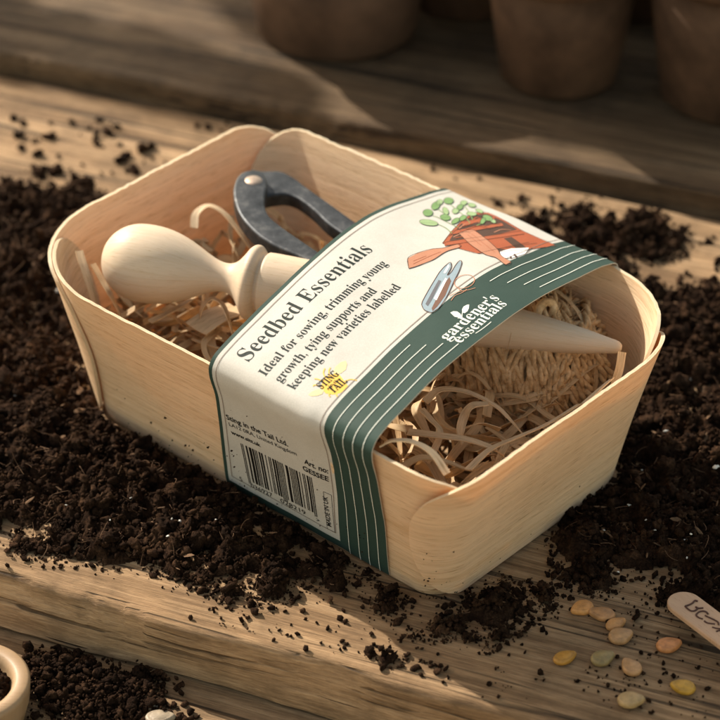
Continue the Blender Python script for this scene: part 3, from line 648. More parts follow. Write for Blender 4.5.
def inside(p, m=.004):
    u = (p - OB) @ A; v = (p - OB) @ B; h = np.clip(p[..., 2] / HH, 0, 1); a = LA - DD * (1 - h) - m; b = WB - DD * (1 - h) - m
    r = .028; du = np.maximum(np.abs(u) - (a - r), 0); dv = np.maximum(np.abs(v) - (b - r), 0); return np.hypot(du, dv) < r
def pull(p, m=.0045):
    for _ in range(6):
        bad = ~inside(p, m)
        if not bad.any(): break
        c = OB + ZZ * p[bad][:, 2:3]; p[bad] = c + (p[bad] - c) * .93
    return p
for i in range(560):
    u0, v0 = rw.uniform(-.072, .072), rw.uniform(-.044, .044); z0 = rw.uniform(.004, .030) if u0 < .0 else rw.uniform(.004, .028)
    if i > 400: z0 = rw.uniform(.022, .033)
    a = rw.uniform(0, 6.28); c = rw.uniform(-90, 90); n_ = 26; L = rw.uniform(.018, .05); s = np.linspace(0, L, n_)
    ang = a + c * s * .6 + .5 * np.sin(s * 160 + rw.uniform(0, 6)) + (s > L * rw.uniform(.3, .8)) * rw.normal(0, .6); st_ = L / n_
    x = u0 + np.cumsum(np.cos(ang)) * st_; y = v0 + np.cumsum(np.sin(ang)) * st_; z = z0 + .004 * np.sin(s * rw.uniform(80, 240) + rw.uniform(0, 6)) + rw.uniform(-.08, .08) * s
    p = OB + A * x[:, None] + B * y[:, None] + ZZ * np.clip(z, .003, .040)[:, None]; p = pull(p)
    # stay clear of the ball and of the dibber
    dd = p - tc0; r_ = np.linalg.norm(dd, axis=1, keepdims=True); p = np.where(r_ < Rb + .003, tc0 + dd / np.maximum(r_, 1e-6) * (Rb + .003), p); p = pull(p)
    q = p - d0; al = q @ DX; rr_ = np.interp(al, xs_, rad) + .002; pp = q - al[:, None] * DX; dn = np.linalg.norm(pp, axis=1); bad = (dn < rr_) & (al > 0) & (al < dl); p[bad, 2] = np.minimum(p[bad, 2], (d0 + DX * al[bad][:, None])[:, 2] - rr_[bad])
    p[:, 2] = np.maximum(p[:, 2], .0025)
    V, F, U = ribbon(p, rw.uniform(.0010, .0030), .00009, rw.uniform(-.8, .8), rw.uniform(-1.8, 1.8), i * .37); Vs.append(V); Fs.append(F + o_); Us.append(U); o_ += len(V)
ww = mesh_np('wood_wool', np.concatenate(Vs), np.concatenate(Fs), M_WOOL, None, True, np.concatenate(Us), None, 40); tag(ww, 'tangled tan wood wool filling the veneer basket', 'wood wool', kind='stuff')
def shaving(pts, width, label, roll=0.0, twist=0.0, n=34, m=M_WOOL2):
    width *= .9 if width < 5 else 1
    p = catmull([at(x, y, z) for x, y, z in pts], n); V, F, U = ribbon(p, width / 1000, .00016, roll, twist, random.random() * 9)
    o = mesh_np('wood_shaving', V, F, m, None, True, U, None, 40); tag(o, label, 'wood shaving', 'wood shavings in the basket')
shaving([(79, 251, .0500), (84, 268, .0470), (90, 287, .0430), (97, 312, .0360)], 2.6, 'flat shaving standing upright against the end wall beside the dibber knob', .1)
shaving([(93, 264, .0480), (102, 280, .0450), (111, 296, .0420), (121, 318, .0350)], 1.9, 'narrow pale shaving leaning between the end wall and the dibber knob', .2, .2)
shaving([(194, 228, .0430), (196, 214, .0450), (208, 206, .0465), (222, 212, .0455), (235, 226, .0430), (246, 242, .0400), (258, 262, .035)], 2.6, 'arched shaving curling up behind the dibber neck, below the shears', .3, .5)
shaving([(232, 215, .0340), (230, 235, .0360), (236, 252, .0350), (243, 270, .0310)], 1.8, 'thin shaving standing behind the dibber neck', .8, .4, m=M_WOOL)
shaving([(199, 328, .0330), (202, 308, .0400), (211, 299, .0425), (221, 303, .0420), (227, 315, .0400), (233, 336, .0340)], 2.1, 'small hooked shaving just in front of the dibber neck', .3, .5)
shaving([(150, 322, .0370), (166, 314, .0370), (186, 303, .0370), (204, 290, .0350)], 2.3, 'straight shaving slanting away in front of the dibber knob', .2, .2)
shaving([(120, 318, .034), (142, 305, .0365), (168, 297, .0370), (196, 300, .0350), (214, 312, .032)], 2.2, 'long shaving tucked under the dibber knob', .2, .3, m=M_WOOL)
shaving([(196, 330, .036), (214, 318, .037), (238, 309, .036)], 9, 'broad flat piece of veneer beside the printed band', .1, .05)
shaving([(380, 447, .0545), (392, 441, .0560), (412, 442, .0555), (432, 453, .0535), (447, 474, .050)], 2.3, 'bright curled shaving lapping over the rim at the folded corner', .2, -.4)
shaving([(425, 402, .040), (440, 390, .0420), (466, 392, .0420), (494, 405, .0400), (510, 420, .037), (524, 436, .033)], 2.6, 'long arched shaving between the band and the twine ball', .3, .4)
shaving([(488, 404, .043), (472, 406, .0430), (464, 417, .0400), (460, 432, .0370), (462, 444, .034)], 2.8, 'hooked shaving drooping in front of the twine ball', .3, .6)
shaving([(421, 409, .040), (431, 420, .0400), (440, 432, .0390), (434, 450, .0360), (426, 462, .0330)], 2.2, 'kinked shaving close to the edge of the green stripe', .5, .5)
shaving([(408, 432, .039), (440, 436, .0400), (468, 440, .0400), (494, 449, .0385), (502, 456, .036)], 2.7, 'flat pale shaving crossing the middle of the open end', .1, .3)
shaving([(468, 470, .040), (490, 450, .0405), (516, 438, .0405), (548, 424, .0400), (580, 404, .0390)], 2.6, 'long shaving running along the short end wall', .5, .2)
shaving([(584, 404, .0420), (597, 392, .0430), (612, 379, .0440)], 2.7, 'stiff straight shaving by the short end wall near the dibber tip', .7, .1)
shaving([(622, 352, .0480), (619, 370, .0440), (613, 390, .0390)], 2.6, 'upright shaving under the dibber tip', .4, .1)
shaving([(398, 470, .036), (420, 458, .0380), (446, 462, .0375), (470, 470, .036), (486, 462, .035)], 2.4, 'low wavy shaving above the folded corner', .2, .5, m=M_WOOL)
shaving([(432, 396, .033), (438, 418, .0340), (455, 430, .0350), (480, 424, .035), (500, 430, .033)], 2.2, 'looping shaving deep beside the twine ball', .4, .8, m=M_WOOL)

# ------------------------------------------------------------------ soil
G0 = np.array([-.24, -.215]); GS = .0008; GN = (620, 560)
gx, gy = np.meshgrid(G0[0] + GS * np.arange(GN[0]), G0[1] + GS * np.arange(GN[1]), indexing='ij')
def inpoly(poly, X, Y):
    r = np.zeros(X.shape, bool); n = len(poly)
    for i in range(n):
        x0, y0 = poly[i]; x1, y1 = poly[(i + 1) % n]
        c = ((y0 > Y) != (y1 > Y)) & (X < (x1 - x0) * (Y - y0) / (y1 - y0 + 1e-15) + x0); r ^= c
    return r
def blur(a, r):
    for ax in (0, 1):
        for _ in range(2):
            c = np.cumsum(np.pad(a, [(r + 1, r) if k == ax else (0, 0) for k in (0, 1)], mode='edge'), axis=ax)
            a = (np.take(c, range(2 * r + 1, c.shape[ax]), ax) - np.take(c, range(0, c.shape[ax] - 2 * r - 1), ax)) / (2 * r + 1)
    return a
def wpoly(pts, z=0.0): return [tuple(at(x, y, z)[:2]) for x, y in pts]
PA = [(-130, 205), (0, 196), (30, 184), (62, 184), (85, 198), (130, 200), (175, 190), (225, 184), (300, 200), (260, 330), (330, 480), (400, 570), (345, 570), (285, 566), (236, 562), (210, 578), (168, 566), (128, 586), (96, 584), (62, 562), (34, 548), (8, 530), (-130, 490)]
PB = [(548, 238), (576, 214), (606, 214), (620, 205), (668, 212), (684, 232), (668, 250), (640, 252), (622, 262), (628, 286), (664, 296), (700, 286), (840, 282), (840, 640), (716, 604), (676, 582), (640, 590), (604, 578), (572, 574), (524, 556), (512, 540), (590, 470), (560, 380), (540, 300)]
BLOBS = [(505, 592, 15), (486, 612, 17), (512, 612, 11), (462, 622, 11), (440, 628, 9), (418, 634, 5), (500, 634, 7), (474, 640, 5), (336, 586, 9), (384, 598, 6), (389, 610, 6), (272, 590, 10), (545, 600, 4), (368, 655, 3), (385, 658, 4), (385, 670, 3), (400, 640, 3),
         (10, 192, 9), (38, 176, 8), (596, 204, 8), (566, 222, 9), (640, 240, 10), (530, 222, 6), (330, 604, 4), (300, 600, 3), (252, 606, 5), (232, 594, 8)]
Mk = (inpoly(wpoly(PA), gx, gy) | inpoly(wpoly(PB), gx, gy)).astype(float); Mk = blur(Mk, 9)
nz = fbm(np.stack([gx * 95, gy * 95, gx * 0], -1), 4, 40)
Mk = np.clip((Mk + .75 * nz * (1 - np.abs(2 * Mk - 1)) * 1.3 + .12 * nz - .52) * 3.2 + .22, 0, 1)
for x, y, r in BLOBS:
    c = at(x, y); d = np.hypot(gx - c[0], (gy - c[1])) / (r / 3240 * 1.25); Mk = np.maximum(Mk, np.clip((1.25 + .7 * nz - d) * 1.6, 0, 1))
uu = (gx - OB[0]) * A[0] + (gy - OB[1]) * A[1]; vv = (gx - OB[0]) * B[0] + (gy - OB[1]) * B[1]
qa, qb = LA - DD + .0010, WB - DD + .0010; rr0 = .012
sdb = np.hypot(np.maximum(np.abs(uu) - qa + rr0, 0), np.maximum(np.abs(vv) - qb + rr0, 0)) - rr0
Mk *= np.clip(sdb / .0016, 0, 1)
yl = (gx - pa[0]) * BN[0] + (gy - pa[1]) * BN[1]; Mk *= np.clip((yl - .0035) / .004, 0, 1) * np.clip((.256 - yl) / .004, 0, 1)
lim = np.clip(sdb / .012, 0, 1)                                              # piled lower right against the basket
clump = 1 - np.abs(fbm(np.stack([gx * 70, gy * 70, gx * 0 + 3], -1), 4, 50)); fine = fbm(np.stack([gx * 420, gy * 420, gx * 0], -1), 4, 60, .62)
deep = blur(Mk, 10)
Hs = Mk * (.0007 + .0066 * np.clip(clump - .25, 0, 1) * (.3 + .7 * deep) * (.35 + .65 * lim) + .0016 * fine * (.3 + Mk))
def soil_h(x, y):
    i = np.clip(((x - G0[0]) / GS).astype(int), 0, GN[0] - 1); j = np.clip(((y - G0[1]) / GS).astype(int), 0, GN[1] - 1); return Hs[i, j], Mk[i, j]
import bmesh
def ico(sub, count, seed, amp=.42, fr=1.6):
    b = bmesh.new(); bmesh.ops.create_icosphere(b, subdivisions=sub, radius=1); b.verts.ensure_lookup_table()
    V = np.array([v.co[:] for v in b.verts]); F = np.array([[v.index for v in f.verts] for f in b.faces]); b.free(); out = []
    for i in range(count):
        d = 1 + amp * fbm(V * fr + i * 9.1 + seed, 4, seed + i, .62); s = np.array([1, RNG.uniform(.6, 1), RNG.uniform(.45, .85)]); out.append(V * d[:, None] * s)
    return np.array(out), F
def rotm(n):
    q = RNG.normal(0, 1, (n, 4)); q /= np.linalg.norm(q, axis=1, keepdims=True); w, x, y, z = q.T
    return np.stack([1 - 2 * (y * y + z * z), 2 * (x * y - z * w), 2 * (x * z + y * w), 2 * (x * y + z * w), 1 - 2 * (x * x + z * z), 2 * (y * z - x * w), 2 * (x * z - y * w), 2 * (y * z + x * w), 1 - 2 * (x * x + y * y)], -1).reshape(n, 3, 3)
def crumbs(protos, F, C, r):
    n = len(C); k = RNG.integers(0, len(protos), n); V = np.einsum('nij,nvj->nvi', rotm(n), protos[k]) * r[:, None, None] + C[:, None]
    nv = protos.shape[1]; return V.reshape(-1, 3), (F[None] + (np.arange(n) * nv)[:, None, None]).reshape(-1, 3)
I1 = ico(1, 14, 1, .55, 1.3); I2 = ico(2, 12, 30, .55, 1.5); I3 = ico(3, 8, 60, .5, 1.7)
fl_ = np.flatnonzero(Mk.ravel() > .12); pw = Mk.ravel()[fl_]
def scatter(n, bias=1.0):
    i = RNG.choice(fl_, n, p=pw ** bias / (pw ** bias).sum()); x = gx.ravel()[i] + RNG.uniform(-.5, .5, n) * GS; y = gy.ravel()[i] + RNG.uniform(-.5, .5, n) * GS; return x, y
def in_basket(x, y, z, r):
    P_ = np.stack([x, y, z], -1) - OB; h = np.clip(z / HH, 0, 1); a = LA - DD * (1 - h) + r + .002; b = WB - DD * (1 - h) + r + .002; rc = .010 + .02 * h
    return np.hypot(np.maximum(np.abs(P_ @ A) - a + rc, 0), np.maximum(np.abs(P_ @ B) - b + rc, 0)) < rc
parts = []
gi = grid_faces(*GN); keep = (Mk.ravel()[gi] > .06).all(1); gi = gi[keep]; used = np.unique(gi); remap = np.zeros(GN[0] * GN[1], int); remap[used] = np.arange(len(used))
bedV = np.stack([gx.ravel(), gy.ravel(), Hs.ravel() - .0006], -1)[used]; bedF = remap[gi]; bedF = np.concatenate([bedF[:, [0, 1, 2]], bedF[:, [0, 2, 3]]]); parts.append((bedV, bedF))
for (pr_, F_), n, lo_, hi_, pw_ in ((I1, 34000, .00022, .00080, 2.2), (I2, 7000, .0006, .0017, 2.2), (I3, 380, .0016, .0036, 1.8)):
    x, y = scatter(n, 1.0 if hi_ < .001 else 1.6); r = lo_ + (hi_ - lo_) * RNG.random(n) ** pw_; h, m_ = soil_h(x, y); z = h + r * RNG.uniform(-.1, .75, n); r = r * (.55 + .45 * m_); z = np.maximum(z, r * .4)
    ok = ~in_basket(x, y, z, r); parts.append(crumbs(pr_, F_, np.stack([x, y, z], -1)[ok], r[ok]))
# loose bits scattered over the bare board
def loose(poly, n, lo_, hi_, proto, pw_=2.5, z0=0.0, cl=None):
    xs, ys = zip(*poly); x = np.random.default_rng(n).uniform(min(xs), max(xs), n * 3); y = np.random.default_rng(n + 1).uniform(min(ys), max(ys), n * 3)
    W_ = np.array([at(a, b, z0) for a, b in zip(x, y)]); k = inpoly(poly, x, y) & (fbm(W_ * 60, 3, n) > (-.1 if cl is None else cl)); W_ = W_[k][:n]; r = lo_ + (hi_ - lo_) * RNG.random(len(W_)) ** pw_; W_[:, 2] = z0 + r * .45
    yl_ = (W_ - pa) @ BN; ok = ~in_basket(W_[:, 0], W_[:, 1], np.maximum(W_[:, 2], 0), r) & (((yl_ > .003) & (yl_ < .258)) if z0 == 0 else (yl_ < -.001)); parts.append(crumbs(proto[0], proto[1], W_[ok], r[ok]))
loose([(0, 535), (120, 590), (300, 570), (460, 600), (560, 575), (560, 690), (300, 650), (0, 572)], 420, .0002, .0011, I1)
loose([(180, 560), (520, 580), (540, 660), (420, 690), (190, 625)], 95, .0005, .0014, I2, 2.6)
loose([(540, 570), (720, 590), (720, 720), (480, 700)], 230, .0002, .0009, I1)
loose([(540, 560), (680, 585), (650, 625), (540, 620)], 90, .0005, .0015, I2)
loose([(0, 120), (280, 110), (250, 160), (100, 200), (0, 190)], 70, .0006, .0024, I2, 2)
loose([(480, 195), (720, 210), (720, 300), (600, 300), (540, 240)], 130, .0006, .0022, I2, 2)
loose([(300, 130), (720, 200), (720, 215), (500, 195)], 40, .0005, .0015, I2, 2)
ZL = -.0195
loose([(25, 650), (170, 655), (200, 720), (20, 760)], 300, .0004, .0015, I1, 2, ZL, -.3)
rD = np.random.default_rng(9); cD = np.array([at(x, y, ZL) for x, y in [(62, 668), (80, 676), (55, 690), (95, 690), (70, 706), (110, 700), (128, 712), (45, 672), (88, 716), (120, 694), (140, 688)]])
C = cD[rD.integers(0, len(cD), 900)] + rD.normal(0, .0032, (900, 3)) * [1, 1, 0]; r = .0004 + .0013 * rD.random(900) ** 3; C[:, 2] = ZL + r * .5 + np.abs(rD.normal(0, .0012, 900)); k = ((C - pa) @ BN) < -.0018
parts.append(crumbs(I2[0], I2[1], C[k], r[k]))
C = cD[rD.integers(0, len(cD), 1500)] + rD.normal(0, .0045, (1500, 3)) * [1, 1, 0]; r = .0003 + .0006 * rD.random(1500); C[:, 2] = ZL + r * .4 + np.abs(rD.normal(0, .0012, 1500)); k = ((C - pa) @ BN) < -.0012
parts.append(crumbs(I1[0], I1[1], C[k], r[k]))
fr = np.clip(1 - np.abs(blur(Mk, 4) - .25) / .25, 0, 1) * (sdb > .003) * (yl > .003) * (yl < .258); ff = np.flatnonzero(fr.ravel() > .15); pf = fr.ravel()[ff] * (.3 + np.clip(nz.ravel()[ff] + .4, 0, 1))
for (pr_, F_), n, lo_, hi_ in ((I1, 5200, .0002, .0007), (I2, 650, .0005, .0014)):
    i = RNG.choice(ff, n, p=pf / pf.sum()); r = lo_ + (hi_ - lo_) * RNG.random(n) ** 2; C = np.stack([gx.ravel()[i] + RNG.uniform(-1, 1, n) * GS * 2, gy.ravel()[i] + RNG.uniform(-1, 1, n) * GS * 2, Hs.ravel()[i] + r * .4], -1)
    ok = ~in_basket(C[:, 0], C[:, 1], C[:, 2], r); parts.append(crumbs(pr_, F_, C[ok], r[ok]))
n = 150; s_ = np.random.default_rng(8).choice([0, 1], n); ss = np.where(s_ == 0, RNG.uniform(.05, .52, n), RNG.uniform(1.2, 2.9, n)); hh = .02 + .42 * RNG.random(n) ** 3.0
ub, vb = rim_path(ss, hh, .0028); r = .00014 + .00034 * RNG.random(n) ** 2; parts.append(crumbs(I1[0], I1[1], OB + A * ub[:, None] + B * vb[:, None] + ZZ * (HH * hh)[:, None], r))
n = 34; r = .00010 + .00022 * RNG.random(n) ** 2; parts.append(crumbs(I1[0], I1[1], band(RNG.uniform(.02, .98, n), .02 + .16 * RNG.random(n) ** 2, .00018), r))
V, F = merge(parts); so = mesh_np('soil', V, F, M_SOIL, None, True); tag(so, 'dark crumbly potting soil spilled around the basket', 'soil', kind='stuff')
# rootlets and fibres in the soil
M_FIB = plain('root_fibre', (.13, .072, .038), .8, .2, .35, 300); parts = []; x, y = scatter(1300, 1.2); h, m_ = soil_h(x, y)
for i in range(len(x)):
    if h[i] < .001: continue
    a = RNG.uniform(0, 6.28); L = RNG.uniform(.0015, .006); q = np.linspace(0, 1, 6)[:, None]; d = np.array([math.cos(a), math.sin(a), RNG.normal(0, .35)]); e = RNG.normal(0, .5, 3)
    p = np.array([x[i], y[i], h[i] + RNG.uniform(.0004, .0014)]) + d * L * q + e * L * (q ** 2 - q); p[:, 2] = np.maximum(p[:, 2], .0003)
    if in_basket(p[:, 0], p[:, 1], p[:, 2], 0).any(): continue
    parts.append(tube(p, RNG.uniform(.00005, .00011), 4))
V, F = merge(parts); fo = mesh_np('root_fibres', V, F, M_FIB); tag(fo, 'fine brown root fibres mixed through the dark soil', 'root fibres', kind='stuff')

# bark flakes and twig bits
M_BARK = plain('bark_flake', (.13, .075, .04), .85, .15, .5, 350, .5, .0004); x, y = scatter(520, 1.0); h, m_ = soil_h(x, y); r = .0005 + .0013 * RNG.random(520) ** 2
Cb = np.stack([x, y, h + r * .45], -1); ok = ~in_basket(x, y, Cb[:, 2], r); Rb_ = rotm(520)[ok]; st_ = np.stack([RNG.uniform(1.0, 1.9, 520), RNG.uniform(.35, .7, 520), RNG.uniform(.10, .25, 520)], -1)[ok]
tz = np.array([RNG.normal(0, .35, 3) for _ in range(len(st_))]); ang = RNG.uniform(0, 6.28, len(st_)); Vb_ = I1[0][RNG.integers(0, 14, len(st_))] * st_[:, None] * r[ok][:, None, None]
ca, sa = np.cos(ang)[:, None], np.sin(ang)[:, None]; Vb_ = np.stack([Vb_[..., 0] * ca - Vb_[..., 1] * sa, Vb_[..., 0] * sa + Vb_[..., 1] * ca, Vb_[..., 2] + Vb_[..., 0] * tz[:, :1] + Vb_[..., 1] * tz[:, 1:2]], -1) + Cb[ok][:, None]
nv_ = I1[0].shape[1]; bo = mesh_np('bark_flakes', Vb_.reshape(-1, 3), (I1[1][None] + (np.arange(len(st_)) * nv_)[:, None, None]).reshape(-1, 3), M_BARK, None, False); tag(bo, 'small brown bark flakes mixed through the dark soil', 'bark flakes', kind='stuff')

# perlite grains
M_PER = plain('perlite', (.70, .66, .58), .7, .3, .1, 900)
for i, (x, y, r) in enumerate([(43, 241, 3.2), (58, 291, 3), (30, 312, 1.5), (666, 431, 2.4), (716, 467, 3.2), (629, 505, 1.7), (672, 563, 3.4), (685, 540, 1.8), (691, 534, 1.5), (655, 530, 1.6), (687, 558, 1.3), (618, 572, 1.5), (646, 520, 1.2),
                              (172, 519, 1.7), (180, 521, 1.6), (168, 536, 1.6), (131, 498, 1.3), (160, 520, 1.2), (96, 470, 1.3), (52, 436, 1.5), (20, 470, 1.2), (110, 520, 1.2), (66, 505, 1.1), (216, 520, 1.1), (690, 380, 1.6), (700, 330, 1.8), (642, 470, 1.1), (604, 530, 1.1), (15, 395, 1.4), (700, 500, 1.2)]):
    c = at(x, y, .004); h, _ = soil_h(np.array([c[0]]), np.array([c[1]])); c = at(x, y, h[0] + .0014); rr_ = r / 3240
    V = (I2[0][i % 12] @ rotm(1)[0].T) * rr_ * np.array([1.0, .7, .7]) + c; o = mesh_np('perlite_grain', V, I2[1], M_PER); tag(o, 'tiny white perlite grain lying in the dark soil', 'perlite grain', 'perlite grains in the soil')
# straw flakes in the soil
M_FLAKE = plain('pale_flake', (.55, .38, .21), .7, .3, .2, 500)

# ------------------------------------------------------------------ seeds
def seed(x, y, ang, L, Wd, col, label, z0=0.0, tilt=0.0, cat='seed', group='flat seeds on the board'):
    m = plain('seed_skin', col, .45, .4, .30, 420, .6, .0004); nU, nV = 40, 20
    t = np.linspace(0, 2 * math.pi, nU, endpoint=False); q = np.linspace(-math.pi / 2, math.pi / 2, nV)
    T_, Q_ = np.meshgrid(t, q, indexing='ij'); c = np.cos(Q_); X = np.cos(T_) * c; Y = np.sin(T_) * c; taper = 1 - .30 * np.clip(X, -1, 1) * (X > 0) ** 1 - .10 * X
    X2 = X * L / 2 * 1.0 + np.where(X > .7, (X - .7) * L * .06, 0); Y2 = Y * Wd / 2 * np.clip(taper, .2, 1.2); prof_ = np.sin(Q_); rho = np.sqrt(X * X + Y * Y)
    Zt = np.sign(prof_) * np.abs(prof_) ** .8 * Wd * .24; Zt += np.where((rho > .78) & (rho < .95), .00022, 0) * np.sign(prof_)
    V = np.stack([X2, Y2, Zt + X2 * tilt], -1).reshape(-1, 3); a = R(ang); Rm = np.array([[math.cos(a), -math.sin(a), 0], [math.sin(a), math.cos(a), 0], [0, 0, 1]])
    V = V @ Rm.T; zc = z0 - V[:, 2].min() + .00005; V = V + at(x, y, zc)
    o = mesh_np('seed', V, grid_faces(nU, nV, cu=True), m); return tag(o, label, cat, group)
S_ = .86 / 3240
tanc, pink, yel, grn = (.50, .25, .09), (.43, .215, .085), (.46, .22, .035), (.27, .19, .075)
seed(582, 608, 205, 25 * S_, 19 * S_, (.54, .25, .075), 'orange tan seed, leftmost in the row of touching seeds')
seed(602, 614, 165, 28 * S_, 18 * S_, pink, 'pinkish brown seed right behind the tip of the orange tan one', 0, .03)
seed(616, 624, 30, 23 * S_, 15 * S_, (.50, .245, .085), 'narrow peach seed wedged between the pinkish brown and the broad seed', 0, .04)
seed(621, 636, 22, 26 * S_, 21 * S_, (.43, .235, .10), 'broad tan seed at the near end of the touching row')
seed(669, 645, 18, 27 * S_, 19 * S_, (.54, .22, .075), 'orange peach seed close to the wooden plant label')
seed(565, 657.5, 30, 26 * S_, 16 * S_, yel, 'golden yellow seed lying alone nearest the dark soil clumps')
seed(603, 658, 28, 26 * S_, 19 * S_, grn, 'dull greenish seed in the middle of the scattered seeds')
seed(631, 667, 120, 25 * S_, 19 * S_, (.45, .24, .10), 'pink tan seed pointing straight back toward the basket')
seed(683, 687, 160, 25 * S_, 18 * S_, (.46, .25, .03), 'bright yellow seed, front right of the scattered seeds')
seed(631, 700, 5, 27 * S_, 20 * S_, (.40, .26, .11), 'dull beige seed nearest the lower edge of the board')
seed(153, 706, 10, 15 * S_, 11 * S_, (.27, .21, .14), 'small white flat seed on the lower surface by the soil', ZL, 0, 'seed', 'pale seeds on the lower surface')
seed(160, 718, 8, 31 * S_, 20 * S_, (.28, .22, .15), 'large white flat seed on the lower surface by the soil', ZL, 0, 'seed', 'pale seeds on the lower surface')

# ------------------------------------------------------------------ wooden plant label
M_STK = wood_turned('plant_label_wood', (.54, .34, .205)); SZ = .0062
c0 = at(684.5, 602, SZ); c1 = at(760, 659, SZ + .0002); ds = unit(c1 - c0); ns = unit(np.cross(ZZ, ds)); tilt_up = np.cross(ds, ns)
hw = .0047; Ls = .085; pts = [(Ls, -hw), (Ls, hw)] + [(hw - .0005 - hw * math.sin(t), hw * math.cos(t)) for t in np.linspace(0, math.pi, 26)]
stO = empty('plant_label', c0 * [1, 1, 0], 'small flat wooden plant label with a handwritten word and rounded end', 'plant label')
pp = np.array(pts) - [0.004, 0]; th_ = .0016; lv = []
for ins, dz in ((.0003, 0), (.0001, -.0001), (0, -.0003), (0, -th_ + .0003), (.0003, -th_)):
    c_ = pp.mean(0); q = pp * (1 - ins / hw) ; lv.append(c0 + ds * q[:, :1] + ns * q[:, 1:2] + tilt_up * dz)
Vs_ = np.concatenate(lv); k_ = len(pp); Fs_ = [tuple(f) for f in grid_faces(5, k_, cv=True)] + [tuple(range(k_))[::-1], tuple(4 * k_ + i for i in range(k_))]
uvs = np.stack([np.tile(pp[:, 0], 5) * 10, np.tile(pp[:, 1], 5) * 8], -1); o = mesh_np('stick', Vs_, Fs_, M_STK, stO, False, uvs)
M_PEN = plain('pencil_ink', (.075, .030, .020), .6, .3, .2); parts = []
def hand(strokes):
    for s in strokes:
        q = catmull([c0 + ds * (a - .000) + ns * b + tilt_up * .00006 for a, b in s], 26); parts.append(tube(q, .00030, 5))
def glyph(ox, st_, sc=.00125): hand([[(ox + a * sc, (b - 1.7) * sc) for a, b in s] for s in st_])
SL = 12.86
for q_ in ((435, 222, 395, 214, 372, 240, 330, 265, 272, 285), (272, 285, 300, 315, 345, 345, 395, 345, 428, 318, 408, 294), (408, 294, 445, 312, 505, 308), (570, 390, 545, 362, 500, 350, 445, 362, 414, 400, 445, 432, 500, 452),
           (528, 405, 565, 425, 610, 445, 690, 488, 704, 530), (518, 476, 560, 502, 655, 516), (620, 556, 680, 572, 760, 582), (670, 612, 720, 600, 790, 640), (790, 560, 830, 600, 800, 690, 760, 700), (880, 640, 850, 720, 900, 760, 960, 740)):
    q_ = [at(x, y, SZ + .00012) for x, y in Q(SL, 664, 584, *q_)]; parts.append(tube(catmull(q_, 24), .00027, 5))
V, F = merge(parts); mesh_np('handwriting', V, F, M_PEN, stO)

# ------------------------------------------------------------------ small wooden dish, front left
bc = at(-30, 716, ZL); dish = empty('wooden_dish', bc, 'small round wooden dish holding soil, cut off at the corner', 'dish')
def lathe(prof_, c, k=72):
    an = np.linspace(0, 2 * math.pi, k + 1)[:-1]; p = np.array(prof_); return (np.stack([p[:, 0][:, None] * np.cos(an), p[:, 0][:, None] * np.sin(an), np.repeat(p[:, 1][:, None], k, 1)], -1) + c).reshape(-1, 3), grid_faces(len(p), k, cv=True)
M_DISH = wood_turned('dish_wood', (.34, .225, .125)); Rd = .0168
V, F = lathe([(0, .0), (.012, 0), (.0150, .0012), (.0163, .006), (Rd, .0105), (Rd + .0001, .0118), (Rd - .0007, .0125), (Rd - .0030, .0125), (Rd - .0042, .0120), (Rd - .0048, .0100), (.010, .004), (0, .0035)], bc)
mesh_np('dish_body', V, F, M_DISH, dish, True, np.stack([V[:, 0] * 8, V[:, 1] * 8], -1))
k = 900; a = RNG.uniform(0, 6.28, k); q = np.sqrt(RNG.random(k)) * (Rd - .0064); r = RNG.uniform(.0006, .0017, k); C = bc + np.stack([q * np.cos(a), q * np.sin(a), .0085 + .0022 * (1 - (q / .011) ** 2) + RNG.uniform(-.001, .0006, k)], -1)
V, F = crumbs(I2[0], I2[1], C, r); o = mesh_np('soil', V, F, M_SOIL); tag(o, 'dark soil heaped inside the small wooden dish', 'soil', kind='stuff')

# ------------------------------------------------------------------ clay pots on the back board
M_CLAY = plain('aged_terracotta', (.085, .048, .028), .85, .15, .45, 45, .3, .0006); M_CLAY2 = plain('pale_terracotta', (.095, .057, .036), .85, .15, .45, 38, .3, .0006)
def pot(x, y, rb, h, rt, m, label, rot=0):
    z0 = .0087; c = at(x, y, z0) + np.array([0, rb * .95, 0]); t = rt - rb; w = .0035
    po = empty('clay_pot', c, label, 'plant pot', 'clay pots on the back board')
    e = .78; V, F = lathe([(.003, 0), (rb - .002, 0), (rb, .0018), (rb + t * .4, h * .4), (rb + t * e, h * e)] + [(rb + t * e - w, h * e), (rb - w + t * .3, h * .3), (rb - w, .006), (.003, .006), (.003, 0)], c, 80); mesh_np('pot_body', V, F, m, po)
    V, F = lathe([(rb + t * e - w, h * e), (rb + t * e + .003, h * e), (rb + t * e + .0042, h * e + .002), (rt + .0045, h - .002), (rt + .003, h), (rt - w + .001, h), (rt - w, h - .002), (rb + t * e - w, h * e)], c, 80); mesh_np('pot_rim', V, F, m, po)
    V, F = lathe([(.0001, h * .84), (rt * .5, h * .85), (rt - w - .0012, h * .83)], c, 60); V = V + np.stack([V[:, 0] * 0, V[:, 0] * 0, .002 * fbm(V * 140, 3, 5)], -1); mesh_np('pot_soil', V, F, M_SOIL, po)
pot(562, 101, .0212, .056, .029, M_CLAY, 'middle terracotta pot of the blurred row, wholly inside the picture width')
pot(742, 128, .0262, .066, .036, M_CLAY, 'terracotta pot cut off by the right-hand picture edge')
pot(336, 62, .0300, .050, .037, M_CLAY2, 'widest terracotta pot, leftmost of the blurred row behind the basket')
pot(470, 22, .0240, .06, .032, M_CLAY, 'terracotta pot set back in the gap between two nearer pots')
pot(655, 24, .0270, .07, .036, M_CLAY, 'dark terracotta pot set back behind the gap near the right side')

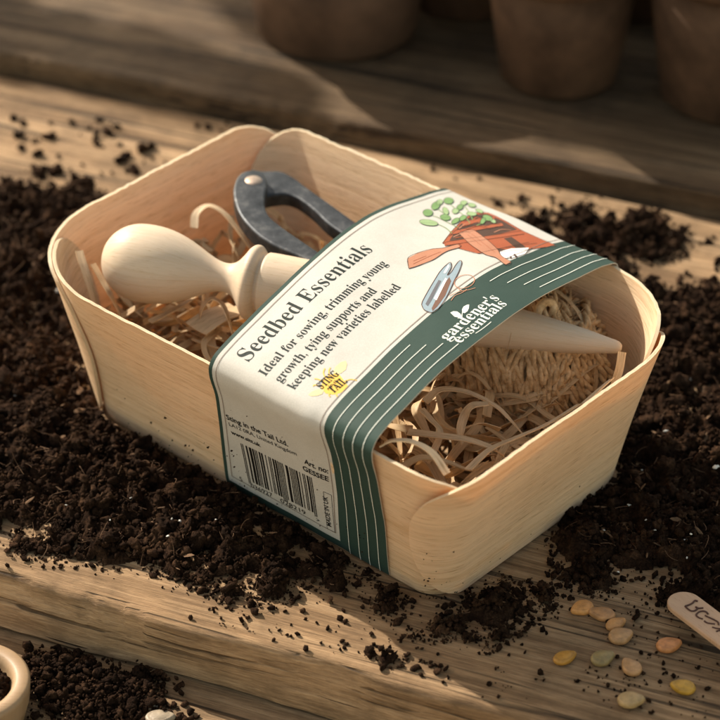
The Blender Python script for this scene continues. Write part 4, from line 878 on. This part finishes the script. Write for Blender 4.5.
# ------------------------------------------------------------------ made-up leafy plant out of view, added to dapple the back board with shade
M_LEAF, n, bs = mat('green_leaf'); bs.inputs['Base Color'].default_value = (.07, .13, .04, 1); spec(bs, .5, .4)
_pc = at(300, -120, 0) + SDIR * 1.05
pl = empty('shade_plant', np.array([_pc[0], _pc[1], -.0193]), 'made-up leafy plant out of view, added to cast dappled shade', 'shadow caster')
base = np.array(pl.location); V, F = lathe([(.003, 0), (.040, 0), (.042, .002), (.055, .09), (.058, .09), (.058, .11), (.052, .11), (.050, .09), (.003, .088), (.003, 0)], base); mesh_np('pot_body', V, F, M_CLAY, pl)
rl = np.random.default_rng(77)
LIT = [(60, -5, 95, 30), (190, 20, 125, 34), (352, 90, 95, 34), (465, 136, 90, 32), (640, 186, 100, 28)]  # ellipses kept free of foliage so sun patches show on the board
tips = []; tries = 0
while len(tips) < 1000 and tries < 60000:
    tries += 1; x, y = rl.uniform(-160, 860), rl.uniform(-130, 150)
    if any(((x - a) / c) ** 2 + ((y - b - .38 * (x - a)) / d) ** 2 < 1 for a, b, c, d in LIT): continue
    lim_ = 44 + .16 * x if x < 520 else 136
    if y > lim_: continue
    g = at(x, y, .0087); t = rl.uniform(.90, 1.20); tips.append((g + SDIR * t))  # foliage set toward the sun from the spot it should shade
Vs, Fs, o_ = [], [], 0; shade_stems = []
for tpt in tips:
    L = rl.uniform(.022, .040); d = unit(rl.normal(0, 1, 3)); s_ = unit(np.cross(d, SDIR + rl.normal(0, .3, 3))); nn = unit(np.cross(d, s_)); q = np.linspace(0, 1, 7); wd_ = np.sin(q * math.pi) ** .8 * L * .42
    a_ = tpt + d * L * (q - .5)[:, None] + nn * (.12 * L * np.sin(q * 3))[:, None]; V = np.stack([a_ - s_ * wd_[:, None], a_, a_ + s_ * wd_[:, None]], 1).reshape(-1, 3); V[1::3] += nn * .001
    Vs.append(V); Fs.append(grid_faces(7, 3) + o_); o_ += len(V)
mesh_np('shade_leaves', np.concatenate(Vs), np.concatenate(Fs), M_LEAF, pl)
T3 = np.array(tips); hub = base + ZZ * .20; parts = []
for i in range(0, len(T3), 14):
    tg = T3[i]; mid = (hub + tg) / 2 + ZZ * .05; parts.append(tube(catmull([base + ZZ * .08, hub, mid, tg], 20), np.linspace(.0022, .0007, 20), 6))
V, F = merge(parts); mesh_np('shade_stems', V, F, M_LEAF, pl)
